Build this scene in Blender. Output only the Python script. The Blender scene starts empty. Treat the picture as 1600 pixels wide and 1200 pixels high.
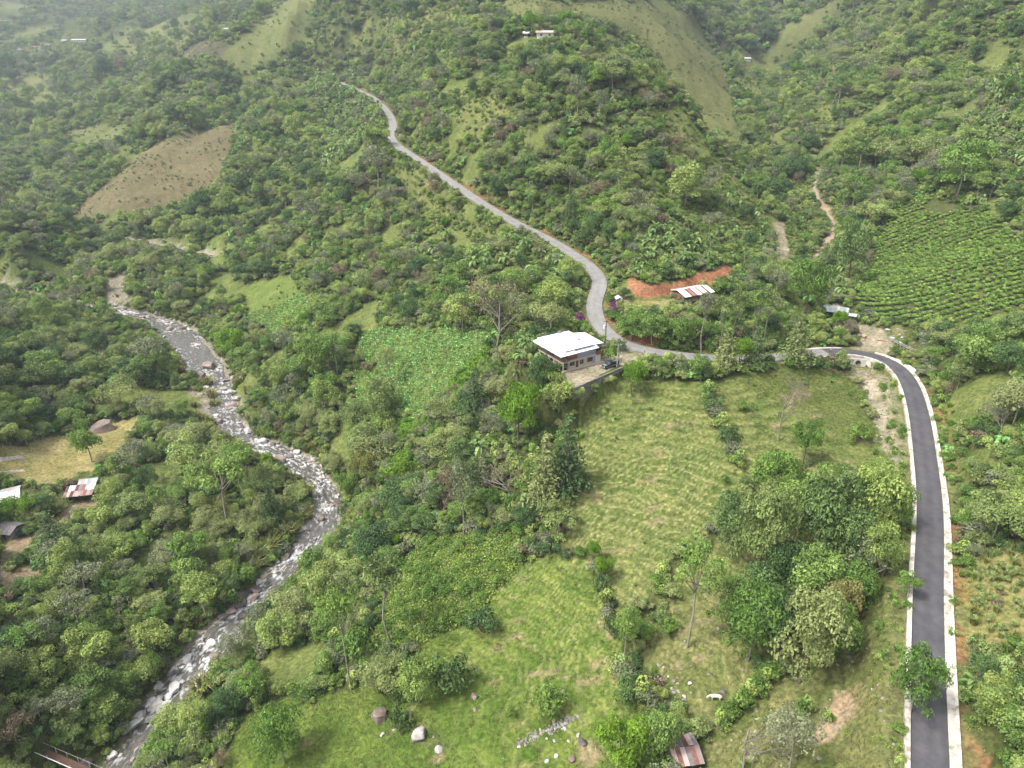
import bpy, bmesh, math, random
import numpy as np
from mathutils import Vector, Matrix

random.seed(7)
rng = np.random.default_rng(11)
scene = bpy.context.scene

# ------------------------------------------------------------------ camera, sky, sun, exposure
CAM_Z, PITCH, FPX = 200.0, math.radians(25.0), 1111.0     # metres, angle below the horizon, focal length in photo pixels
cam_data = bpy.data.cameras.new('camera')
cam_data.sensor_width = 36.0
cam_data.lens = 36.0 * FPX / 1600.0
cam_data.clip_start = 1.0
cam_data.clip_end = 9000.0
cam = bpy.data.objects.new('camera', cam_data)
cam.location = (0, 0, CAM_Z)
cam.rotation_euler = (math.pi / 2 - PITCH, 0, 0)
scene.collection.objects.link(cam)
scene.camera = cam

SUN_EL, SUN_AZ = math.radians(56), math.radians(248)       # azimuth clockwise from the view direction
world = bpy.data.worlds.new('World')
scene.world = world
world.use_nodes = True
wn, wl = world.node_tree.nodes, world.node_tree.links
wn.clear()
w_out = wn.new('ShaderNodeOutputWorld')
w_bg = wn.new('ShaderNodeBackground')
w_sky = wn.new('ShaderNodeTexSky')
w_sky.sky_type = 'NISHITA'
w_sky.sun_disc = False
w_sky.sun_elevation = SUN_EL
w_sky.sun_rotation = SUN_AZ
w_sky.air_density = 1.0
w_sky.dust_density = 5.0
w_sky.ozone_density = 1.0
w_bg.inputs['Strength'].default_value = 0.14
w_hs = wn.new('ShaderNodeHueSaturation')                    # thin white overcast: less blue than a clear sky
w_hs.inputs['Saturation'].default_value = 0.35
wl.new(w_sky.outputs[0], w_hs.inputs['Color'])
wl.new(w_hs.outputs[0], w_bg.inputs['Color'])
wl.new(w_bg.outputs[0], w_out.inputs['Surface'])

sun_data = bpy.data.lights.new('sun', 'SUN')
sun_data.energy = 2.2
sun_data.angle = math.radians(12)
sun_data.color = (1.0, 0.96, 0.9)
sun = bpy.data.objects.new('sun', sun_data)
sdir = Vector((math.sin(SUN_AZ) * math.cos(SUN_EL), math.cos(SUN_AZ) * math.cos(SUN_EL), math.sin(SUN_EL)))
sun.rotation_euler = sdir.to_track_quat('Z', 'Y').to_euler()
sun.location = (0, 0, 400)
scene.collection.objects.link(sun)

scene.view_settings.view_transform = 'Standard'
scene.view_settings.look = 'None'
scene.view_settings.exposure = 0.82
scene.view_settings.gamma = 1.0
scene.view_settings.use_curve_mapping = False
scene.cycles.use_denoising = True
scene.cycles.use_adaptive_sampling = True
scene.cycles.adaptive_threshold = 0.03
scene.cycles.max_bounces = 3
scene.cycles.diffuse_bounces = 2
scene.cycles.glossy_bounces = 2
scene.cycles.transmission_bounces = 2
scene.cycles.transparent_max_bounces = 8
scene.cycles.volume_bounces = 0
scene.cycles.sample_clamp_indirect = 4.0

# ------------------------------------------------------------------ terrain survey: photo pixel -> place in the valley
SP, CP = math.sin(PITCH), math.cos(PITCH)
def place(u, v, down):                                      # the point seen at (u, v) that lies `down` metres below the camera
    s = (v - 600.0) / FPX
    d = down / (s * CP + SP)
    return (d * (u - 800.0) / FPX, d * (CP - s * SP), CAM_Z - down)
def place_d(u, v, d):                                       # the same by depth, for what is level with the camera or above it
    s = (v - 600.0) / FPX
    return (d * (u - 800.0) / FPX, d * (CP - s * SP), CAM_Z - d * (s * CP + SP))

ROAD_PX = [(1454, 1330, 96.5), (1453, 1200, 95), (1450, 1050, 93.5), (1450, 930, 92), (1453, 800, 90), (1446, 720, 88.7), (1434, 640, 87.2), (1417, 592, 86.3),
           (1392, 566, 85.7), (1355, 553, 85.3), (1310, 549, 85), (1270, 552, 84.6), (1210, 558, 84), (1150, 561, 83.2), (1080, 557, 82), (1020, 549, 80.8),
           (975, 538, 79.8), (945, 518, 79), (930, 492, 78), (929, 468, 77), (938, 444, 75.2), (928, 422, 73.5), (900, 400, 72), (858, 374, 69.6), (800, 345, 66),
           (750, 315, 62), (700, 281, 57.5), (655, 250, 53), (622, 228, 49), (610, 212, 46.5), (614, 196, 44), (608, 178, 41), (592, 160, 37.5), (575, 148, 34), (530, 128, 28)]
RIVER_PX = [(60, 1420, 139), (120, 1300, 138.6), (200, 1190, 138), (262, 1090, 137.2), (345, 995, 136.2), (430, 905, 135.2), (495, 838, 134.3), (512, 790, 133.7),
            (500, 750, 133), (450, 714, 132.2), (395, 690, 131.4), (352, 655, 130.2), (345, 605, 128.6), (315, 565, 127), (282, 525, 125.2), (240, 500, 123.8), (180, 486, 122.6),
            (120, 477, 121.8), (72, 467, 121), (20, 458, 120.2), (-80, 440, 119)]
REACH_PX = [(60, 368, 116), (110, 372, 115.5), (150, 375, 115), (210, 378, 114.2), (262, 390, 113.4), (330, 402, 112)]
CTRL = [  # left bank and left hillside
    (60, 700, 125), (150, 690, 126), (20, 770, 125), (215, 655, 127), (100, 600, 122), (30, 520, 119), (0, 640, 123), (200, 560, 124), (100, 850, 127), (20, 900, 124),
    (250, 850, 131), (250, 950, 131), (100, 1050, 128), (20, 1150, 127), (120, 1150, 132), (0, 1000, 122), (380, 850, 132.5), (350, 760, 130.5), (-150, 1000, 112), (-150, 700, 112), (-200, 1200, 118),
    (90, 405, 111), (0, 400, 101), (-200, 400, 60), (130, 430, 118), (-100, 540, 105), (200, 430, 117.5),
    # pasture hill beyond the river
    (200, 345, 108), (150, 320, 100), (330, 280, 85), (200, 260, 82), (320, 200, 60), (400, 195, 57), (400, 350, 100), (450, 300, 85), (500, 200, 55), (560, 250, 62),
    (60, 260, 100), (100, 200, 85), (30, 200, 88), (110, 330, 108),
    # meadow, hollow and slopes between road and river
    (1000, 620, 87), (1000, 700, 95), (950, 800, 102), (900, 640, 92), (850, 700, 98), (850, 850, 108), (900, 1000, 112), (700, 900, 116), (700, 1000, 118), (800, 1150, 118), (600, 1100, 124),
    (550, 1000, 126), (600, 850, 122), (450, 1050, 130), (350, 1150, 130), (520, 920, 130), (600, 1190, 124), (1000, 1190, 115),
    (1400, 700, 91), (1330, 700, 92), (1380, 620, 90), (1345, 570, 89), (1300, 650, 90), (1200, 600, 86), (1200, 700, 94), (1150, 800, 99), (1300, 800, 97), (1400, 800, 93), (1300, 950, 101),
    (1400, 950, 95), (1200, 1000, 105), (1250, 1100, 105.5), (1400, 1150, 98), (1150, 1180, 110), (1050, 900, 105), (1050, 1000, 108.5), (1000, 1100, 113), (1100, 640, 87.5),
    (900, 580, 81), (960, 568, 80.8), (880, 545, 80.3), (800, 620, 92), (750, 640, 97), (700, 700, 108), (640, 760, 118),
    (750, 540, 88), (740, 500, 86), (650, 520, 95), (600, 600, 108), (620, 690, 115), (570, 520, 103), (680, 600, 102),
    (560, 620, 118), (530, 700, 126), (450, 600, 120), (400, 640, 126), (420, 500, 115), (430, 430, 106), (500, 450, 100), (600, 400, 88), (700, 400, 78), (800, 420, 76), (850, 450, 77), (700, 470, 84),
    (500, 350, 88), (330, 480, 119), (300, 430, 116), (600, 300, 70),
    # shed terrace, gully, gravel apron
    (1080, 466, 75.5), (1000, 466, 75.5), (1225, 400, 82), (1230, 330, 76), (1215, 250, 64), (1300, 350, 76), (1275, 240, 58), (1270, 410, 81), (1360, 510, 83), (1310, 490, 81), (1420, 535, 84)]
CTRL_D = [  # by depth: far valley, hills and the steep banks
    (200, 150, 950), (100, 120, 1200), (30, 80, 1350), (200, 80, 1250), (300, 90, 1000), (350, 48, 1050), (60, 40, 1600), (200, 20, 1600), (20, 0, 2000), (300, 0, 1600), (-300, 100, 1300), (-300, 250, 800),
    (0, 340, 430), (60, 322, 480), (430, 40, 820), (480, 0, 900), (380, 90, 780), (540, 60, 760), (600, 60, 650), (520, 110, 760), (600, 120, 600), (700, 100, 500), (650, 0, 700), (450, 150, 700),
    (700, 200, 395), (780, 250, 335), (800, 150, 372), (860, 62, 408), (950, 55, 412), (900, 0, 600), (870, 25, 500), (900, 250, 326), (1000, 300, 308), (1000, 200, 346), (1050, 150, 376), (1000, 100, 394),
    (1080, 350, 295), (1000, 400, 265), (1100, 438, 247), (1150, 300, 340), (1100, 250, 356), (1150, 170, 620), (1160, 100, 800), (1180, 60, 950), (1050, 50, 560), (1100, 100, 600), (1130, 30, 800), (1000, 0, 700),
    (1100, 0, 1000), (1200, 0, 1100), (1250, 50, 850), (1250, 130, 650), (1350, 250, 400), (1300, 180, 480), (1450, 200, 380), (1500, 280, 310), (1400, 350, 305), (1350, 420, 290), (1590, 400, 232), (1500, 430, 240),
    (1450, 470, 235), (1600, 300, 275), (1600, 200, 320), (1600, 100, 380), (1600, 0, 430), (1450, 100, 470), (1450, 0, 600), (1300, 0, 850), (1350, 80, 650),
    (1500, 560, 198), (1600, 560, 185), (1520, 680, 165), (1600, 700, 155), (1520, 800, 150), (1600, 850, 135), (1530, 1000, 124), (1600, 1050, 112), (1600, 1180, 103), (1520, 1150, 107.5),
    (1800, 1000, 110), (1900, 700, 140), (1900, 500, 175), (1900, 300, 240), (1900, 50, 400)]
CTRL_XYZ = [(0, -60, 76), (75, -60, 103), (150, -60, 125), (-110, -60, 60), (-260, -60, 85), (-300, 150, 110), (0, 2300, 330), (-700, 2300, 350), (700, 2300, 420), (-1500, 2000, 380), (1500, 1500, 430), (1200, 700, 380), (-1400, 1000, 330), (-1000, 400, 260), (900, 200, 260), (0, 1500, 290), (500, 1500, 330), (112, 480, 148), (125, 430, 140), (133, 390, 132), (118, 540, 152),
            (-2400, 2600, 480), (2400, 2600, 520), (0, 3200, 420), (-2400, -60, 330), (2400, -60, 420)]

def catmull(pts, step):
    P = [np.array(p, float) for p in pts]
    P = [2 * P[0] - P[1]] + P + [2 * P[-1] - P[-2]]
    out = []
    for i in range(1, len(P) - 2):
        p0, p1, p2, p3 = P[i - 1:i + 3]
        n = max(2, int(np.linalg.norm(p2 - p1) / step))
        for k in range(n):
            t = k / n
            out.append(0.5 * (2 * p1 + (p2 - p0) * t + (2 * p0 - 5 * p1 + 4 * p2 - p3) * t * t + (3 * p1 - p0 - 3 * p2 + p3) * t ** 3))
    out.append(P[-2])
    return np.array(out)
def smooth_line(L, n):
    for _ in range(n):
        L[1:-1] = 0.25 * L[:-2] + 0.5 * L[1:-1] + 0.25 * L[2:]
    return L
ROAD = smooth_line(catmull([place(*p) for p in ROAD_PX], 1.5), 12)
RIVER = smooth_line(catmull([place(*p) for p in RIVER_PX], 2.5), 6)
REACH = smooth_line(catmull([place(*p) for p in REACH_PX], 4), 4)

ctrl = [place(*p) for p in ROAD_PX] + [place(*p) for p in RIVER_PX] + [place(*p) for p in REACH_PX] + [place(*p) for p in CTRL] + [place_d(*p) for p in CTRL_D] + CTRL_XYZ
ctrl = np.array(ctrl)
def _tps_phi(r2):
    return 0.5 * r2 * np.log(r2 + 1e-9)
def _fit(P, lam):
    X = P[:, :2] / 100.0
    n = len(X)
    r2 = ((X[:, None] - X[None]) ** 2).sum(-1)
    A = np.zeros((n + 3, n + 3))
    A[:n, :n] = _tps_phi(r2) + lam * np.eye(n)
    A[:n, n] = 1; A[:n, n + 1:] = X
    A[n, :n] = 1; A[n + 1:, :n] = X.T
    return X, np.linalg.solve(A, np.concatenate([P[:, 2], np.zeros(3)]))
_TX, _TW = _fit(ctrl, 0.02)
def tps(x, y):
    q = np.stack([x, y], -1).reshape(-1, 2) / 100.0
    out = np.empty(len(q))
    for i in range(0, len(q), 20000):
        c = q[i:i + 20000]
        r2 = ((c[:, None] - _TX[None]) ** 2).sum(-1)
        out[i:i + 20000] = _tps_phi(r2) @ _TW[:-3] + _TW[-3] + c @ _TW[-2:]
    return out.reshape(np.shape(x))

def hash2(ix, iy, seed):
    h = (ix.astype(np.int64) * 374761393 + iy.astype(np.int64) * 668265263 + seed * 974634771) & 0xFFFFFFFF
    h = ((h ^ (h >> 13)) * 1274126177) & 0xFFFFFFFF
    return ((h ^ (h >> 16)) & 0xFFFF) / 65535.0
def vnoise(x, y, seed=0):
    ix, iy = np.floor(x), np.floor(y)
    fx, fy = x - ix, y - iy
    fx, fy = fx * fx * (3 - 2 * fx), fy * fy * (3 - 2 * fy)
    a, b = hash2(ix, iy, seed), hash2(ix + 1, iy, seed)
    c, d = hash2(ix, iy + 1, seed), hash2(ix + 1, iy + 1, seed)
    return (a * (1 - fx) + b * fx) * (1 - fy) + (c * (1 - fx) + d * fx) * fy * 1.0
def fbm(x, y, octaves=3, seed=0):
    t, a, n = 0, 1.0, 0
    for o in range(octaves):
        t = t + a * (vnoise(x * 2 ** o, y * 2 ** o, seed + o) - 0.5)
        n += a; a *= 0.5
    return t / n * 2

def near_line(x, y, L, reach=45):                          # distance to a polyline, its side and its values there
    x, y = np.asarray(x, float), np.asarray(y, float)
    dist = np.full(x.shape, 1e9); val = np.zeros(x.shape); side = np.zeros(x.shape); par = np.zeros(x.shape)
    lo, hi = L[:, :2].min(0) - 40, L[:, :2].max(0) + 40
    m = (x > lo[0]) & (x < hi[0]) & (y > lo[1]) & (y < hi[1])
    q = np.stack([x[m], y[m]], -1)
    C = L[::8, :2]
    close = np.zeros(len(q), bool)
    for i in range(0, len(q), 20000):
        close[i:i + 20000] = ((q[i:i + 20000, None] - C[None]) ** 2).sum(-1).min(1) < reach * reach
    m[m] = close
    q = q[close]
    D = np.empty(len(q)); Vv = np.empty(len(q)); S = np.empty(len(q)); PR = np.empty(len(q))
    A, B = L[:-1], L[1:]
    AB = B[:, :2] - A[:, :2]
    l2 = (AB ** 2).sum(1) + 1e-9
    for i in range(0, len(q), 8000):
        c = q[i:i + 8000]
        ap = c[:, None] - A[None, :, :2]
        t = np.clip((ap * AB[None]).sum(-1) / l2, 0, 1)
        d = ap - t[..., None] * AB[None]
        d2 = (d ** 2).sum(-1)
        k = d2.argmin(1); r = np.arange(len(c))
        D[i:i + 8000] = np.sqrt(d2[r, k])
        Vv[i:i + 8000] = A[k, 2] + t[r, k] * (B[k, 2] - A[k, 2])
        S[i:i + 8000] = np.sign(AB[k, 0] * ap[r, k, 1] - AB[k, 1] * ap[r, k, 0])
        PR[i:i + 8000] = k + t[r, k]
    dist[m], val[m], side[m], par[m] = D, Vv, S, PR
    return dist, val, side, par
def sstep(a, b, x):
    t = np.clip((x - a) / (b - a), 0, 1)
    return t * t * (3 - 2 * t)

ROAD_HALF = 2.75
def river_half(par):                                        # half width of the stony bed along the river, metres
    n = len(RIVER)
    f = par / n
    w = np.interp(f, [0, .12, .3, .4, .5, .55, .6, .66, .72, .8, 1], [4.4, 4.4, 4.2, 4.2, 5.5, 7.5, 8.5, 6.0, 4.4, 4.2, 5.0])
    return w + 0.9 * np.sin(par * 0.35) + 0.6 * np.sin(par * 0.81 + 1)
def rect_weight(x, y, o, ang, x0, x1, y0, y1, fall):       # 1 inside a turned rectangle, falling off outside it
    c, sn = math.cos(ang), math.sin(ang)
    lx, ly = (x - o[0]) * c + (y - o[1]) * sn, -(x - o[0]) * sn + (y - o[1]) * c
    dx = np.maximum(np.maximum(x0 - lx, lx - x1), 0); dy = np.maximum(np.maximum(y0 - ly, ly - y1), 0)
    return 1 - sstep(0, fall, np.hypot(dx, dy))
HOUSE_O, HOUSE_A, HOUSE_Z = (14.6, 182.6), math.radians(32), 119.0
SHED_P, SHED_A = place(1068, 474, 75.6), math.radians(28)
WALL_O, WALL_A = (16.0, 170.5), math.radians(43)
TERRACES = [(WALL_O, WALL_A, 0.4, 31, 0.2, 25, 1.6, HOUSE_Z), (SHED_P[:2], SHED_A, -23, 14, -1.2, 9, 3.0, SHED_P[2])]
def meadow_mask(x, y):
    m = np.clip(1 - np.hypot((x - 38) / 62, (y - 128) / 66) ** 4, 0, 1)
    return m
_ic = int(((ROAD[:, :2] - np.array(place(1340, 553, 85.2)[:2])) ** 2).sum(1).argmin())
_tg = ROAD[_ic + 1] - ROAD[_ic - 1]; CULV_A = math.atan2(_tg[1], _tg[0])
CULV, CULV_Z = (ROAD[_ic, 0] - math.sin(CULV_A) * 4.3, ROAD[_ic, 1] + math.cos(CULV_A) * 4.3), ROAD[_ic, 2]
def terracette(x, y, z):
    ph = z / 1.05 + 0.9 * fbm(x / 16, y / 16, 2, 33) + 0.25 * fbm(x / 3, y / 3, 2, 37)
    return ph - np.floor(ph)
def ground_raw(x, y):
    x, y = np.asarray(x, float), np.asarray(y, float)
    z = tps(x, y)
    near = np.clip(1.4 - np.hypot(x, y) / 900, 0.25, 1)
    z = z + 3.2 * fbm(x / 38, y / 38, 3, 5) * near + 14 * fbm(x / 210, y / 210, 3, 9) * sstep(450, 1000, y) + 5.5 * fbm(x / 75, y / 75, 3, 15) * sstep(235, 340, y)
    rg = 1 - np.abs(fbm(x / 70 + .4 * fbm(x / 60, y / 60, 2, 52), y / 150, 2, 51)) * 2.2                                      # spurs and side gullies on the far slopes
    z = z + 11 * (rg - .45) * sstep(300, 430, y) * sstep(12, 70, near_line(x, y, ROAD[::6], 80)[0]) * (1 + .8 * sstep(600, 1200, y))
    z = z + 0.5 * fbm(x / 6.0, y / 6.0, 2, 21)
    ph = z / 1.05 + 0.9 * fbm(x / 16, y / 16, 2, 33) + 0.25 * fbm(x / 3, y / 3, 2, 37)       # cattle terracettes follow the contours
    fr = ph - np.floor(ph)
    z = z + 0.62 * meadow_mask(x, y) * (np.where(fr < 0.7, fr / 0.7, (1 - fr) / 0.3) - 0.5) * (0.6 + 0.8 * vnoise(x / 9, y / 9, 41))
    for o, ang, x0, x1, y0, y1, fall, cz in TERRACES:
        w = rect_weight(x, y, o, ang, x0, x1, y0, y1, fall)
        z = z * (1 - w) + cz * w
    for L, hwf in ((RIVER, river_half), (REACH, lambda p: 6.5 + 0 * p)):
        d, v, s, p = near_line(x, y, L)
        hw = hwf(p)
        w = 1 - sstep(hw, hw + 9, d)
        bed = v - 0.9 + 0.55 * np.clip(d / hw, 0, 1.2) ** 2 + 0.6 * fbm(x / 3.0, y / 3.0, 2, 3)
        z = z * (1 - w) + bed * w
    d, v, s, p = near_line(x, y, ROAD[::3], 60)
    far = np.maximum(0, y - 330)
    w = 1 - sstep(5.2 + 0.015 * far, 11 + 0.09 * far, d)
    z = z * (1 - w) + (v - 0.35) * w
    w = rect_weight(x, y, CULV, CULV_A, -2.9, 2.9, 0.95, 7.0, 1.6)           # outfall of the culvert
    z = np.where(w > 0, np.minimum(z, z * (1 - w) + (CULV_Z - 2.75) * w), z)
    return z

# one sheet, fine where the camera is near, coarse towards the skyline
def axis(fine0, fine1, step, lo, hi, grow=1.09):
    a = list(np.arange(fine0, fine1 + 1e-6, step))
    s = step
    while a[-1] < hi:
        s *= grow; a.append(a[-1] + s)
    s = step
    while a[0] > lo:
        s *= grow; a.insert(0, a[0] - s)
    return np.array(a)
GX = np.concatenate([axis(-200, -41.6, 1.6, -2600, -41.7), axis(-40, 112, 0.65, -40.1, 112.1), axis(113.6, 160, 1.6, 113.5, 2600)])
GY = np.concatenate([axis(30, 58.4, 1.6, -80, 58.3), axis(60, 205, 0.65, 59.9, 205.1), axis(206.6, 330, 1.6, 206.5, 3400, 1.035)])
GX, GY = np.unique(np.round(GX, 3)), np.unique(np.round(GY, 3))
gxx, gyy = np.meshgrid(GX, GY)
GZ = ground_raw(gxx, gyy)
def ground(x, y):                                           # height of the built sheet (bilinear)
    x, y = np.asarray(x, float), np.asarray(y, float)
    i = np.clip(np.searchsorted(GX, x) - 1, 0, len(GX) - 2)
    j = np.clip(np.searchsorted(GY, y) - 1, 0, len(GY) - 2)
    fx = np.clip((x - GX[i]) / (GX[i + 1] - GX[i]), 0, 1); fy = np.clip((y - GY[j]) / (GY[j + 1] - GY[j]), 0, 1)
    return (GZ[j, i] * (1 - fx) + GZ[j, i + 1] * fx) * (1 - fy) + (GZ[j + 1, i] * (1 - fx) + GZ[j + 1, i + 1] * fx) * fy
_RT = np.concatenate([np.linspace(40, 400, 361), np.geomspace(402, 3000, 420)])
def spots(uv, lift=0.0):                                    # photo pixels -> first point of the ground seen there
    uv = np.atleast_2d(np.asarray(uv, float))
    s = (uv[:, 1] - 600) / FPX
    dx, dy, dz = (uv[:, 0] - 800) / FPX, CP - s * SP, -(s * CP + SP)
    X, Y, Z = dx[:, None] * _RT, dy[:, None] * _RT, CAM_Z + dz[:, None] * _RT
    below = Z < ground(X, Y) + lift
    k = np.where(below.any(1), below.argmax(1), len(_RT) - 1)
    k = np.maximum(k, 1)
    lo, hi = _RT[k - 1], _RT[k]
    for _ in range(12):
        mid = 0.5 * (lo + hi)
        b = CAM_Z + dz * mid < ground(dx * mid, dy * mid) + lift
        hi = np.where(b, mid, hi); lo = np.where(b, lo, mid)
    t = 0.5 * (lo + hi)
    x, y = dx * t, dy * t
    return np.stack([x, y, ground(x, y)], -1)
def spot(u, v):
    return Vector(spots([(u, v)])[0])
def pixel(x, y, z):                                         # inverse, for culling only
    dz = CAM_Z - z
    d = y * CP + dz * SP
    return 800 + FPX * x / d, 600 + FPX * (dz * CP - y * SP) / d, d

# ------------------------------------------------------------------ helpers for meshes, things and materials
COL = scene.collection
def new_mesh(name, verts, faces, mats, midx=None, attrs=None, smooth=False):
    me = bpy.data.meshes.new(name)
    me.from_pydata(np.asarray(verts, float).tolist() if not isinstance(verts, list) else verts, [], faces if isinstance(faces, list) else np.asarray(faces).tolist())
    for m in (mats if isinstance(mats, (list, tuple)) else [mats]):
        me.materials.append(m)
    if midx is not None:
        me.polygons.foreach_set('material_index', np.asarray(midx, np.int32))
    for k, v in (attrs or {}).items():
        a = me.attributes.new(k, 'FLOAT', 'POINT')
        a.data.foreach_set('value', np.asarray(v, np.float32))
    if smooth:
        me.polygons.foreach_set('use_smooth', np.ones(len(me.polygons), bool))
    me.update()
    return me
def link(name, me, parent=None, loc=None, rot=None, scale=None):
    o = bpy.data.objects.new(name, me)
    COL.objects.link(o)
    if parent is not None:
        o.parent = parent
    if loc is not None: o.location = loc
    if rot is not None: o.rotation_euler = rot if hasattr(rot, '__len__') else (0, 0, rot)
    if scale is not None: o.scale = scale if hasattr(scale, '__len__') else (scale,) * 3
    return o
def tag(o, label=None, cat=None, group=None, kind=None):
    if label: o['label'] = label
    if cat: o['category'] = cat
    if group: o['group'] = group
    if kind: o['kind'] = kind
    return o
def thing(name, label, cat, loc=(0, 0, 0), rot=0.0, group=None, scale=None):
    return tag(link(name, None, None, loc, rot, scale), label, cat, group)

def nodes_of(m):
    m.use_nodes = True
    t = m.node_tree
    t.nodes.clear()
    out = t.nodes.new('ShaderNodeOutputMaterial')
    return t, t.nodes, t.links, out
def ramp(n, stops, interp='LINEAR'):
    r = n.new('ShaderNodeValToRGB')
    r.color_ramp.interpolation = interp
    e = r.color_ramp.elements
    while len(e) < len(stops): e.new(0.5)
    for el, (p, c) in zip(e, stops):
        el.position = p; el.color = (*c, 1)
    return r
def leaf_mat(name, stops, translucent=0.3, spread=0.35, rough=0.55):
    # colour differs from plant to plant (instance random) and a little from leaf to leaf (tint attribute)
    m = bpy.data.materials.new(name)
    t, n, l, out = nodes_of(m)
    oi = n.new('ShaderNodeObjectInfo'); at = n.new('ShaderNodeAttribute'); at.attribute_name = 'tint'
    mx = n.new('ShaderNodeMath'); mx.operation = 'MULTIPLY_ADD'; mx.inputs[1].default_value = spread; l.new(at.outputs['Fac'], mx.inputs[0])
    ml = n.new('ShaderNodeMath'); ml.operation = 'MULTIPLY'; ml.inputs[1].default_value = 1 - spread; l.new(oi.outputs['Random'], ml.inputs[0])
    l.new(ml.outputs[0], mx.inputs[2])
    r = ramp(n, stops); l.new(mx.outputs[0], r.inputs[0])
    hv = n.new('ShaderNodeHueSaturation'); l.new(r.outputs[0], hv.inputs['Color'])
    vv = n.new('ShaderNodeMath'); vv.operation = 'MULTIPLY_ADD'; vv.inputs[1].default_value = 1.0; vv.inputs[2].default_value = 0.5; l.new(at.outputs['Fac'], vv.inputs[0])
    l.new(vv.outputs[0], hv.inputs['Value'])
    b = n.new('ShaderNodeBsdfPrincipled'); b.inputs['Roughness'].default_value = rough; b.inputs['Specular IOR Level'].default_value = 0.25
    l.new(hv.outputs[0], b.inputs['Base Color'])
    tr = n.new('ShaderNodeBsdfTranslucent'); l.new(hv.outputs[0], tr.inputs['Color'])
    mix = n.new('ShaderNodeMixShader'); mix.inputs[0].default_value = translucent
    l.new(b.outputs[0], mix.inputs[1]); l.new(tr.outputs[0], mix.inputs[2]); l.new(mix.outputs[0], out.inputs['Surface'])
    return m
def noise_mat(name, stops, scale=4.0, detail=4.0, rough=0.85, bump=0.0, spec=0.2, coord='Object', stretch=(1, 1, 1), rand=0.0, metallic=0.0):
    m = bpy.data.materials.new(name)
    t, n, l, out = nodes_of(m)
    tc = n.new('ShaderNodeTexCoord'); mp = n.new('ShaderNodeMapping'); mp.inputs['Scale'].default_value = stretch
    l.new(tc.outputs[coord], mp.inputs[0])
    nz = n.new('ShaderNodeTexNoise'); nz.inputs['Scale'].default_value = scale; nz.inputs['Detail'].default_value = detail; nz.inputs['Roughness'].default_value = 0.6
    l.new(mp.outputs[0], nz.inputs['Vector'])
    r = ramp(n, stops)
    src = nz.outputs[0]
    if rand:
        oi = n.new('ShaderNodeObjectInfo')
        ma = n.new('ShaderNodeMath'); ma.operation = 'MULTIPLY_ADD'; ma.inputs[1].default_value = rand; l.new(oi.outputs['Random'], ma.inputs[0])
        mb = n.new('ShaderNodeMath'); mb.operation = 'SUBTRACT'; mb.inputs[1].default_value = rand / 2; l.new(nz.outputs[0], mb.inputs[0])
        l.new(mb.outputs[0], ma.inputs[2]); src = ma.outputs[0]
    l.new(src, r.inputs[0])
    b = n.new('ShaderNodeBsdfPrincipled'); b.inputs['Roughness'].default_value = rough; b.inputs['Specular IOR Level'].default_value = spec; b.inputs['Metallic'].default_value = metallic
    l.new(r.outputs[0], b.inputs['Base Color'])
    if bump:
        bp = n.new('ShaderNodeBump'); bp.inputs['Strength'].default_value = bump; bp.inputs['Distance'].default_value = 0.1
        l.new(nz.outputs[0], bp.inputs['Height']); l.new(bp.outputs[0], b.inputs['Normal'])
    l.new(b.outputs[0], out.inputs['Surface'])
    return m

M = {}
M['leaf_mixed'] = leaf_mat('leaf_mixed', [(0, (0.119, 0.200, 0.058)), (.25, (0.210, 0.335, 0.086)), (.5, (0.293, 0.400, 0.109)), (.75, (0.404, 0.479, 0.138)), (1, (0.293, 0.412, 0.170))])
M['leaf_olive'] = leaf_mat('leaf_olive', [(0, (0.179, 0.251, 0.086)), (.4, (0.270, 0.346, 0.115)), (.75, (0.341, 0.385, 0.150)), (1, (0.287, 0.313, 0.161))])
M['leaf_grey'] = leaf_mat('leaf_grey', [(0, (0.181, 0.220, 0.120)), (.5, (0.246, 0.280, 0.158)), (1, (0.311, 0.322, 0.198))], .2)
M['leaf_dark'] = leaf_mat('leaf_dark', [(0, (0.065, 0.127, 0.047)), (.5, (0.106, 0.189, 0.061)), (1, (0.175, 0.255, 0.079))], .15)
M['leaf_lime'] = leaf_mat('leaf_lime', [(0, (0.138, 0.273, 0.026)), (.5, (0.188, 0.351, 0.033)), (1, (0.275, 0.416, 0.052))], .4)
M['leaf_fresh'] = leaf_mat('leaf_fresh', [(0, (0.138, 0.253, 0.056)), (.5, (0.205, 0.338, 0.074)), (1, (0.294, 0.404, 0.100))], .35)
M['leaf_banana'] = leaf_mat('leaf_banana', [(0, (0.152, 0.251, 0.073)), (.5, (0.215, 0.330, 0.103)), (1, (0.304, 0.409, 0.145))], .35, .6, .4)
M['leaf_brown'] = leaf_mat('leaf_brown', [(0, (0.185, 0.145, 0.090)), (.5, (0.251, 0.198, 0.124)), (1, (0.290, 0.238, 0.166))], .2)
M['leaf_yellow'] = leaf_mat('leaf_yellow', [(0, (.20, .23, .06)), (.5, (.27, .28, .085)), (1, (.35, .32, .13))], .35)
M['leaf_purple'] = leaf_mat('leaf_purple', [(0, (.20, .045, .18)), (.5, (.30, .07, .28)), (1, (.38, .12, .35))], .3)
M['leaf_coffee'] = leaf_mat('leaf_coffee', [(0, (0.151, 0.260, 0.058)), (.5, (0.250, 0.391, 0.088)), (1, (0.376, 0.494, 0.126))], .25)
M['leaf_vine'] = leaf_mat('leaf_vine', [(0, (0.211, 0.320, 0.060)), (.5, (0.308, 0.422, 0.086)), (1, (0.421, 0.510, 0.132))], .35, .6)
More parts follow.
